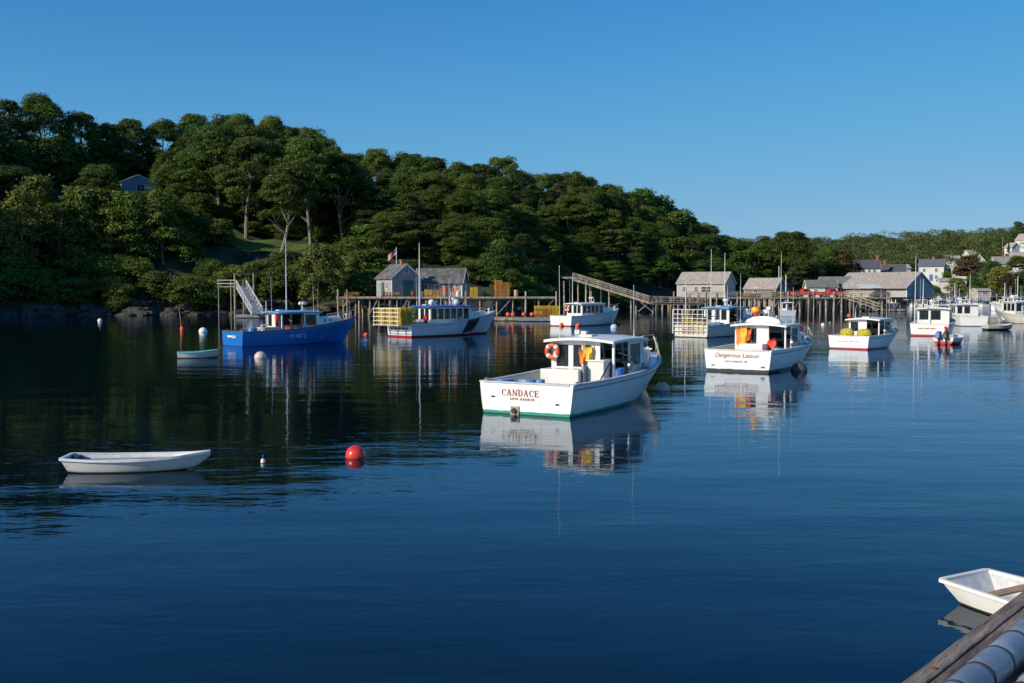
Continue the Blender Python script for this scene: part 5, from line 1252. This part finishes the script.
b4, h4 = lobster_boat('white lobster boat with orange life ring moored left of the sloping pier', (5.4, 115.3), 43, L=10.6, B=3.4, hs=1.1, hb=1.8,
    hull=hull_mat('white_red_hull', (0.79, 0.775, 0.74), (0.42, 0.05, 0.03), .10, st=.1, wob=.02), rail=WHITE2, x0=2.4, x1=6.6, hw=1.1, zr=2.5, starboard='closed', side_wins=5, masts=((3.0, .8, 2.5, 5.8, .05), (4.6, .2, 2.5, 4.6, .04), (5.6, .4, 2.5, 4.4, .03)))
life_ring(on(b4, 2.25, .95, 1.95), b4.rotation_euler.z, 'orange life ring on the boat moored left of the sloping pier', .3)
for (x, y, lab) in ((-.1, -.2, 'orange fender hung over the transom left of the sloping pier'), (.9, -1.75, 'orange fender at the stern corner of the boat left of the sloping pier'), (8.8, -1.35, 'orange fender at the bow of the boat left of the sloping pier')):
    p = on(b4, x, y, .0); buoy_ball((p.x, p.y), .26, lab, ORANGE, name='fender', sink=.25)

b5, h5 = lobster_boat('lobster boat with pale blue roof and a white pipe rack of traps on its stern', (15.1, 87.8), 40, L=11.0, B=3.6, hs=1.0, hb=2.0,
    hull=hull_mat('cream_hull', (0.60, 0.57, 0.50), (.08, .07, .06), .07, st=.2), rail=WHITE2, x0=4.4, x1=7.4, hw=1.2, zr=2.5, roofmat=LBLUE, masts=((1.0, 1.1, .4, 4.9, .06), (5.0, .9, 2.5, 7.6, .045), (6.0, .1, 2.5, 7.3, .05), (5.4, -.5, 2.5, 4.4, .03)))
m_ = MB()
for y in np.linspace(-1.65, 1.65, 8): m_.tube([(-.15, y, .3), (-.15, y, 2.35)], .028 if abs(y) < 1.6 else .06, 6)
for z in (.55, .9, 1.25, 1.6, 1.95, 2.35): m_.tube([(-.15, -1.65, z), (-.15, 1.65, z)], .03, 6)
for s in (-1, 1):
    for z in (1.25, 1.8, 2.35): m_.tube([(-.15, s * 1.65, z), (1.9, s * 1.65, z)], .03, 6)
    for x in (.6, 1.3, 1.9): m_.tube([(x, s * 1.65, 1.0), (x, s * 1.65, 2.35)], .028, 6)
m_.build('pipe_rack', WHITE2, b5, smooth=True)
o_ = on(b5, .55, -.2, .33); traps((o_.x, o_.y, .33), b5.rotation_euler.z + R(90), 2, 2, 4, ('y', 'o', 'g'), 'weathered trap inside the white pipe rack', 'traps inside the white pipe rack')
m_ = MB(); m_.box((0, 0, .35), (1.5, 1.2, .7)); m_.box((.1, 0, .75), (1.0, .9, .15)); o = m_.build('covered_crate', mat('blue_tarpaulin', (.03, .22, .5), rough=.6, bump=.5), bevel=.1); o.location = on(b5, 3.3, -.6, .34); o.rotation_euler = b5.rotation_euler; tag(o, 'crate under a bright blue tarpaulin on the boat with the pipe rack', 'crate')

b7, h7 = lobster_boat('small white lobster boat with red waterline and two bundles of yellow gear on its stern', (22.8, 70.4), 40, L=8.6, B=3.05, hs=.86, hb=1.3,
    hull=hull_mat('small_boat_hull', (0.79, 0.775, 0.74), (0.50, 0.04, 0.05), .10, st=.08, wob=.01), rail=WHITE2, x0=2.7, x1=5.2, hw=1.05, zr=2.0, deck_z=.28, wins_aft=((.12, .72),), aft='part', radar=False, side_wins=2, masts=((3.4, .9, 2.0, 2.6, .03),))
for i, (y, lab) in enumerate(((.75, 'left bundle of yellow mesh gear on the small white boat'), (-.45, 'right bundle of yellow mesh gear on the small white boat'))):
    m_ = MB(); m_.grid(lambda s, v: Vector((math.cos(s * 6.283) * .38 * math.sin(v * math.pi) ** .35, (v - .5) * 1.05, .38 + math.sin(s * 6.283) * .36 * math.sin(v * math.pi) ** .35)), 14, 8)
    o = m_.build('gear_bundle', mat('yellow_mesh', (.50, .40, .03), rough=.8, var=.4, scale=9, bump=.8), smooth=True); o.location = on(b7, 1.6, y, .62); o.rotation_euler = b7.rotation_euler; tag(o, lab, 'gear bundle')
m_ = MB()
for y in (.6, .2, -.2, -.6): m_.box((-.012, y, .52), (.02, .3, .07))
m_.build('name_board', mat('faded_lettering', (.45, .42, .48)), b7)
buoy_ball((0, 0), .14, 'red buoy on the roof of the small white boat with yellow bundles', ORANGE, name='pot_buoy').location = on(b7, 2.5, 1.0, 2.2)

HW = hull_mat('far_white_hull', (0.79, 0.775, 0.74), (0.48, 0.04, 0.04), .14, st=.08, wob=.01)
HK = hull_mat('plain_white_hull', (0.79, 0.775, 0.74), (0.06, 0.06, 0.07), .06, st=.1, wob=.01)
b8, h8 = lobster_boat('white lobster boat with three square wheelhouse windows behind the outboard skiff', (36.2, 90.2), 28, L=9.8, B=3.4, hs=1.05, hb=1.6, hull=HW, rail=WHITE2, x0=3.0, x1=5.6, hw=1.3, zr=2.4,
    wins_aft=((.12, .8), (1.0, 1.7)), masts=((1.0, 1.3, .4, 7.0, .05), (3.2, .9, 2.7, 5.0, .05)), radar=True)
m_ = MB()
for y in (.7, .2, -.3): m_.box((-.012, y, .66), (.02, .42, .10))
m_.build('name_board', mat('faded_red_lettering', (.5, .2, .2)), b8)
b9, h9 = lobster_boat('white lobster boat seen square from the stern right of the three windowed one', (51.0, 114.8), 10, L=10.2, B=3.2, hs=1.1, hb=1.8, hull=HK, rail=WHITE2, x0=3.2, x1=6.2, hw=1.2, zr=2.4,
    wins_aft=((.2, .7), (.9, 1.5)), masts=((3.6, -.4, 2.4, 5.8, .05), (5.0, .4, 2.4, 4.2, .03)))
b11, h11 = lobster_boat('cream white boat cut by the right edge with gear piled astern', (62.6, 122), -8, L=10.2, B=3.6, hs=.95, hb=2.0, hull=hull_mat('cream_hull2', (0.62, 0.58, 0.52), (.25, .1, .05), .05, st=.2), rail=WHITE2, x0=4.0, x1=6.8, hw=1.2, zr=2.6,
    masts=((.6, 1.4, .4, 4.6, .05), (1.8, 1.2, .4, 3.2, .04)))
o_ = on(b11, 1.6, .3, .33); traps((o_.x, o_.y, .33), b11.rotation_euler.z + R(90), 2, 2, 3, ('o', 'g'), 'brown trap piled astern on the boat at the right edge', 'traps on the boat at the right edge')
# crowd of boats nearer the far shore
bs, hS = lobster_boat('x', (0, 400), 0, L=8.5, B=3.0, hs=1.0, hb=1.7, hull=HK, rail=WHITE2, x0=2.8, x1=5.2, hw=1.05, zr=2.4, masts=((3.4, .4, 2.4, 4.0, .04),), simple=True, pulpit=False)
bd, hDk = lobster_boat('x', (0, 410), 0, L=9.5, B=3.3, hs=1.1, hb=1.9, hull=hull_mat('navy_hull', (.03, .05, .12), None, st=.05), rail=WHITE2, x0=3.2, x1=6.0, hw=1.15, zr=2.6, masts=((4.0, .4, 2.6, 5.6, .05),), simple=True, pulpit=False, roofmat=LBLUE)
bw, hW2 = lobster_boat('x', (0, 420), 0, L=11, B=3.6, hs=1.2, hb=2.3, hull=HK, rail=WHITE2, x0=4.2, x1=8.0, hw=1.25, zr=3.0, masts=((5.0, .4, 3.0, 5.8, .05), (6.5, -.5, 3.0, 4.6, .04)), simple=True, side_wins=5, starboard='closed')
GB = 'crowded boats off the far wharf'; first = {}
for (src, u, v, hd, lab) in [
    (bd, 884, 311, 12, 'dark hulled boat tied up right of the wooden gangway'), (bs, 900, 310.5, 30, 'small white boat next to the dark hulled one below the fish house'), (bs, 919, 308, -15, 'white boat under the dark gable of the fish house'),
    (bs, 926, 309.5, 8, 'broad white boat directly behind the three windowed lobster boat'), (bs, 935, 307, 40, 'small boat with thin mast among red oilskins'), (bs, 949, 310, -10, 'white boat partly hidden between two nearer lobster boats'),
    (bd, 957, 307, 20, 'blue roofed dark boat behind the stern view lobster boat'), (bs, 966, 306, 70, 'small white boat side on near the far bank'), (bw, 997, 311, 62, 'large white boat with a row of dark windows, side on'),
    (bs, 980, 305, 5, 'small white boat below the pinkish shed'), (bd, 1010, 306, 35, 'dark boat right of the large side on one'), (bs, 1019, 309, -30, 'small white boat near the right edge'), (bs, 1003, 304, 80, 'farthest white boat near the low wharf'), (bs, 974, 309, 0, 'white boat just above the roof of the stern view lobster boat'), (bs, 943, 304.5, -50, 'far white boat at the foot of the green bank')]:
    P = water(u, v); a = math.pi / 2 - R(hd)
    if id(src) not in first: first[id(src)] = 1; src.location = (P.x, P.y, 0); src.rotation_euler = (0, 0, a); src['label'] = lab; src['group'] = GB; src.scale = (.82, .82, .82)
    else: dup(src, (P.x, P.y, 0), a, lab, GB, .82)
for k, (u, v, hd, lab) in enumerate([(893, 306.5, 15, 'tiny white boat under the left corner of the dark gable'), (911, 305.5, -20, 'tiny white boat just right of the dark gable'), (929, 305, 10, 'tiny white boat in the second row behind the big skiff'), (939, 308.5, 60, 'low white boat lying crosswise behind the three windowed boat'),
    (953, 305, 25, 'tiny white boat before the low garage'), (961, 309, -35, 'white boat with tilted bow behind the stern view boat'), (971, 304.5, 12, 'tiny white boat left of the pinkish shed'), (986, 307.5, -15, 'white boat right below the pinkish shed window'),
    (992, 304.5, 50, 'farthest boat right of the pinkish shed'), (1014, 304.5, -10, 'tiny white boat by the tall pole at the right edge'), (1022, 304, 30, 'tiny white boat cut by the right edge')]):
    P = water(u, v); dup(bs if k % 3 else bd, (P.x, P.y, 0), math.pi / 2 - R(hd), lab, GB, .72)
# runabout in front of the main wharf
ru, hR = lobster_boat('small pale blue grey runabout with canvas top in front of the pilings', (water(788, 316.5).x, water(788, 316.5).y), 12, L=6.0, B=2.5, hs=.85, hb=1.2, hull=hull_mat('runabout_hull', (.40, .46, .54), None, st=.05), rail=WHITE2, x0=2.0, x1=3.6, hw=.8, zr=2.1, radar=False, pulpit=False, simple=True, side_wins=1, wins_aft=((.1, .8),), aft='part')
# skiffs and rowboats
WIN = mat('white_inside', (0.50, 0.52, 0.54), rough=.55, var=.15, scale=5)
sk = [(0, .42, .28, .30, .02, -.05), (.75, .52, .25, .38, -.02, -.09), (1.6, .52, .25, .36, -.01, -.09), (2.35, .37, .28, .20, .02, -.04), (2.80, .18, .32, .07, .12, .06), (3.14, .025, .37, .01, .33, .31)]
P = water(57, 470); Q = water(208, 470.0)
rb1 = small_boat('rowboat', 'white rowboat with blue grey thwarts floating alone at the lower left', 'rowboat', (water(60.5, 473.0).x, water(60.5, 473.0).y + .30), 86, [(x, a, z + .04, c, d, e) for (x, a, z, c, d, e) in sk],
    hull_mat('rowboat_hull', (.66, .65, .62), None, bottom=(.20, .17, .10), st=.5), WIN, mat('rowboat_rail', (.60, .62, .66), rough=.5), thw=((.35, .5, -.14), (1.25, .28, -.14), (2.2, .26, -.13)), thm=mat('blue_grey_seat', (.30, .36, .46)), floor_z=.04)
m_ = MB(); m_.lathe([(.02, 0), (.11, .03), (.14, .12), (.10, .20), (.03, .23)], 12); o = m_.build('stern_bundle', mat('navy_cloth', (.03, .05, .12), bump=.5), smooth=True); o.parent = rb1; o.location = (.14, .25, .19); o.scale = (1.2, 1.2, .55)
for v_ in rb1.children:
    if v_.name.startswith('hull') or v_.name.startswith('inside'):
        for q_ in v_.data.vertices:
            if q_.co.x < .4: q_.co.x += .15 * (1 - q_.co.x / .4) * max(0, min(1, (.35 - q_.co.z) / .35))
OAR = mat('grey_oar', (.30, .30, .31), rough=.6)
for s, lab in ((.12, 'far oar lying in the white rowboat'), (-.18, 'near oar lying in the white rowboat')):
    t = thing('oar', lab, 'oar', on(rb1, .5, s, .235), rb1.rotation_euler.z); m_ = MB(); m_.tube([(0, 0, 0), (1.5, 0, .015)], .02, 6); m_.build('shaft', OAR, t, smooth=True); m_ = MB(); m_.box((1.72, 0, .018), (.48, .12, .015)); m_.build('blade', OAR, t, bevel=.005)
sk2 = [(0, .48, .36, .34, .0, -.05), (.7, .58, .34, .42, -.02, -.08), (1.5, .52, .38, .34, .0, -.06), (2.25, .25, .48, .12, .16, .05)]
small_boat('skiff', 'small white skiff with turquoise inside near the blue boat', 'skiff', (water(178, 358).x, water(178, 358).y), 78, sk2, hull_mat('skiff_hull', (.58, .58, .55), None, st=.3), mat('turquoise_paint', (.05, .38, .40)), mat('turquoise_rail', (.12, .42, .45)), thw=((.5, .25, -.12), (1.4, .22, -.12)), thm=mat('turquoise_paint', (0, 0, 0)))
sk3 = [(0, .75, .5, .6, .05, -.1), (.9, .85, .48, .7, .02, -.14), (2.0, .8, .5, .6, .03, -.12), (3.0, .1, .68, .02, .3, .2)]
ps = small_boat('outboard_skiff', 'white skiff with red stripe and blue covered outboard in front of the white boats', 'skiff', (water(943, 344.5).x, water(942, 344.5).y), 42, sk3, hull_mat('red_stripe_skiff', (.66, .66, .66), (.55, .03, .03), .22, wob=.005, st=.05), WIN, WHITE2, thw=((.7, .3, -.15), (1.6, .3, -.15)), thm=WHITE2)
def outboard(p, rz, label, cm):
    t = thing('outboard_motor', label, 'outboard motor', p, rz); c = MB(); c.hexa([(-.34, -.19, -.05), (.22, -.19, -.05), (.22, .19, -.05), (-.34, .19, -.05)], [(-.28, -.15, .38), (.18, -.15, .46), (.18, .15, .46), (-.28, .15, .38)]); c.build('cowling', cm, t, bevel=.05)
    l_ = MB(); l_.box((0, 0, -.35), (.11, .09, .75)); l_.box((-.05, 0, -.55), (.3, .04, .25)); l_.build('shaft', BLACK, t, bevel=.02)
outboard(on(ps, -.1, .28, .52), ps.rotation_euler.z, 'blue outboard motor on the stern of the red striped skiff', BLUEP)
outboard(on(ps, -.1, -.24, .50), ps.rotation_euler.z, 'black outboard motor beside the blue one', BLACK)
oilskins(on(ps, 1.7, .4, 1.25), 0, 'red safety flag standing in the red striped skiff', RED, .2, .4)
small_boat('skiff', 'flat beige skiff tied right of the stern view lobster boat', 'skiff', (water(985, 330).x, water(985, 330).y), 80, [(0, .6, .5, .5, .05, -.1), (1.2, .7, .48, .55, .02, -.12), (2.2, .55, .5, .35, .05, -.1), (2.9, .2, .6, .08, .2, .1)], hull_mat('beige_hull', (.48, .44, .38), (.03, .03, .03), .16, st=.1), WIN, WHITE2, thw=((.6, .25, -.12),))
# buoys
P = water(355.5, 457.5); buoy_ball((P.x, P.y), .245, 'big red mooring ball floating right of the white rowboat', REDB, name='mooring_buoy', collar=None, sink=.40)
P = water(263, 463); t = thing('pot_buoy', 'tiny white and orange pot buoy between rowboat and red ball', 'pot buoy', (P.x, P.y, 0)); m_ = MB(); m_.lathe([(.02, -.1), (.055, -.05), (.055, .05), (.03, .10)], 12); m_.build('float', WHITE, t, smooth=True); m_ = MB(); m_.tube([(0, 0, .1), (0, 0, .2)], .015, 6); m_.build('stick', BLUEP, t); m_ = MB(); m_.lathe([(.056, -.02), (.058, 0), (.056, .02)], 12); m_.build('band', ORANGE, t)
for (u, v, r, lab, m) in [(203, 332, .40, 'white mooring ball left of the blue boat', WHITE), (260.5, 358, .36, 'pale pink mooring ball with rope loop in front of the blue boat', PINKISH), (364, 342, .33, 'grey white mooring ball at the bow of the blue boat', mat('grey_ball', (.4, .42, .45))),
    (503.5, 333, .32, 'small blue grey mooring ball right of the blue roofed boat', mat('bluegrey_ball', (.3, .36, .45))), (662, 390, .30, 'pinkish mooring ball at the bow of the CANDACE', PINKISH), (799, 371, .40, 'dark mooring ball under the bow of the script lettered boat', mat('dark_ball', (.06, .06, .07))),
    (614, 328, .38, 'blue white mooring ball at the bow of the boat by the sloping pier', mat('pale_blue_ball', (.45, .55, .65))), (823, 325, .22, 'small white buoy left of the small white boat', WHITE), (830, 323, .16, 'small green buoy beside the small white buoy', mat('green_buoy', (.02, .35, .1))), (366, 335, .2, 'small orange buoy behind the grey white mooring ball', ORANGE),
    (100, 321, .3, 'tiny white buoy in the dark water near the left bank', WHITE)]:
    P = water(u, v); buoy_ball((P.x, P.y), r, lab, m)
P = water(182, 331); t = thing('spar_buoy', 'leaning thin pole buoy with an orange float above the turquoise skiff', 'spar buoy', (P.x, P.y, 0)); m_ = MB(); m_.tube([(0, 0, -.5), (-.25, 0, 2.4)], [.05, .03], 6); m_.build('spar', PILE, t); m_ = MB(); m_.lathe([(.05, -.1), (.17, 0), (.19, .3), (.1, .45)], 12); m_.build('float', ORANGE, t, smooth=True)

# ------------------------------------------------------------------ dinghy and the dock edge in the lower right corner
pr = [(0, .48, .27, .36, -.02, -.05), (.8, .54, .26, .44, -.03, -.08), (1.6, .60, .26, .44, -.03, -.08), (2.4, .52, .38, .34, .04, -.02)]
pr = [(x, a, z, b_, c, d) for (x, a, z, b_, c, d) in pr]
DI = small_boat('dinghy', 'white square ended dinghy with a wooden thwart tied behind the dock', 'dinghy', (5.93, 13.48), 150, pr, hull_mat('dinghy_hull', (.72, .71, .67), None, st=.15), mat('dinghy_inside', (.50, .52, .54), rough=.5, var=.15, scale=6, dirt=(.3, .28, .24), dscale=5), mat('dinghy_rail', (.70, .68, .62), rough=.5), thw=((.66, .15, -.04), (1.7, .3, -.1)), th=.03, rail=.045, floor_z=.045)
for v_ in DI.children:
    if v_.name.startswith('hull') or v_.name.startswith('inside'):
        for q_ in v_.data.vertices:
            if q_.co.x < .5: q_.co.x += .26 * (1 - q_.co.x / .5) * max(0, min(1, (.28 - q_.co.z) / .30))
dk = t = thing('dock', 'weathered grey plank dock edge in the lower right corner', 'dock', (1.54, 3.97, 0), math.atan2(5.15 - 3.97, 2.53 - 1.5))
ZT = 2.5
WOODN = mat('near_weathered_wood', (0.25, 0.205, 0.17), rough=0.9, var=0.45, scale=16, bump=0.9, stretch=(0.12, 1, 1), dirt=(0.07, 0.055, 0.05), dscale=6, dirtlo=.45, dirthi=.7)
for k, (y0, y1, dz) in enumerate([(0, -.075, 0), (-.079, -.36, -.004)]):
    m_ = MB(); m_.box((.6, (y0 + y1) / 2, ZT - .07 + dz), (7.0, abs(y1 - y0), .14)); m_.build('cap_beam', WOODN, t, bevel=.008)
for k in range(26):
    m_ = MB(); x = -2.6 + k * .262; m_.box((x, -1.67, ZT - .035 + .003 * (k % 3)), (.252, 2.6, .05)); m_.build('plank', WOODN, t, bevel=.005)
m_ = MB(); m_.box((.6, -.2, ZT - .35), (7, .25, .35)); m_.build('beam', WOODN, t)
for x in (-2, .6, 3.2): m_ = MB(); m_.tube([(x, -.32, -2.5), (x, -.32, ZT - .2)], .14, 12); m_.build('piling', PILE, t, smooth=True)
PIPE = mat('blue_grey_pipe', (0.17, 0.205, 0.27), rough=0.32, var=0.25, scale=7, bump=0.15, dirt=(.35, .38, .42), dscale=6, dirtlo=.58, dirthi=.8)
pp = thing('fender_pipe', 'blue grey jointed fender pipe lying along the dock edge', 'pipe', (1.54, 3.97, ZT), t.rotation_euler.z)
seg = .225; jr = random.Random(4); x = -1.6
for i in range(16):
    sg_ = seg * jr.uniform(.92, 1.1); rr_ = .064 * jr.uniform(.98, 1.02); dy = jr.uniform(-.002, .002)
    m_ = MB(); m_.tube([(x + .003, dy, 0), (x + .008, dy, 0), (x + .03, dy, 0), (x + sg_ - .03, 0, 0), (x + sg_ - .008, 0, 0), (x + sg_ - .003, 0, 0)], [rr_ * .9, rr_ * .97, rr_, rr_ * 1.01, rr_ * .97, rr_ * .9], 28)
    o = m_.build('sleeve', PIPE, pp, smooth=True); o.location = (0, -.262, .060)
    m_ = MB(); m_.tube([(x - .0035, 0, 0), (x + .0035, 0, 0)], .0648, 24); o = m_.build('band', DARK, pp, smooth=True); o.location = (0, -.262, .060)
    x += sg_
hp = thing('hose', 'pale grey hose bound with black cord beside the fender pipe', 'hose', (1.54, 3.97, ZT), t.rotation_euler.z)
m_ = MB(); m_.tube([(x * .2, 0, 0) for x in range(-12, 16)], .036, 16); o = m_.build('tube', mat('pale_grey_hose', (.42, .45, .48), rough=.4, var=.2, scale=8), hp, smooth=True); o.location = (0, -.395, .03)
m_ = MB(); pts = [(x * .012, .0385 * math.cos(x * .55), .0385 * math.sin(x * .55)) for x in range(-160, 220)]; m_.tube(pts, .004, 5); o = m_.build('cord', DARK, hp, smooth=True); o.location = (0, -.395, .03)
m_ = MB(); m_.tube([(.30, -.375, .045), (.22, -.42, .074), (.15, -.47, .045), (.05, -.50, .0), (-.2, -.62, -.001)], .005, 6); o = m_.build('white_line', WHITE2, hp, smooth=True)

for x in (-1.1, .15, 1.4):
    m_ = MB(); m_.lathe([(.014, 0), (.013, .006), (.006, .009)], 10, (x, -.045, ZT - .001)); m_.build('bolt', mat('rusty_bolt', (.12, .06, .04), rough=.8), dk)
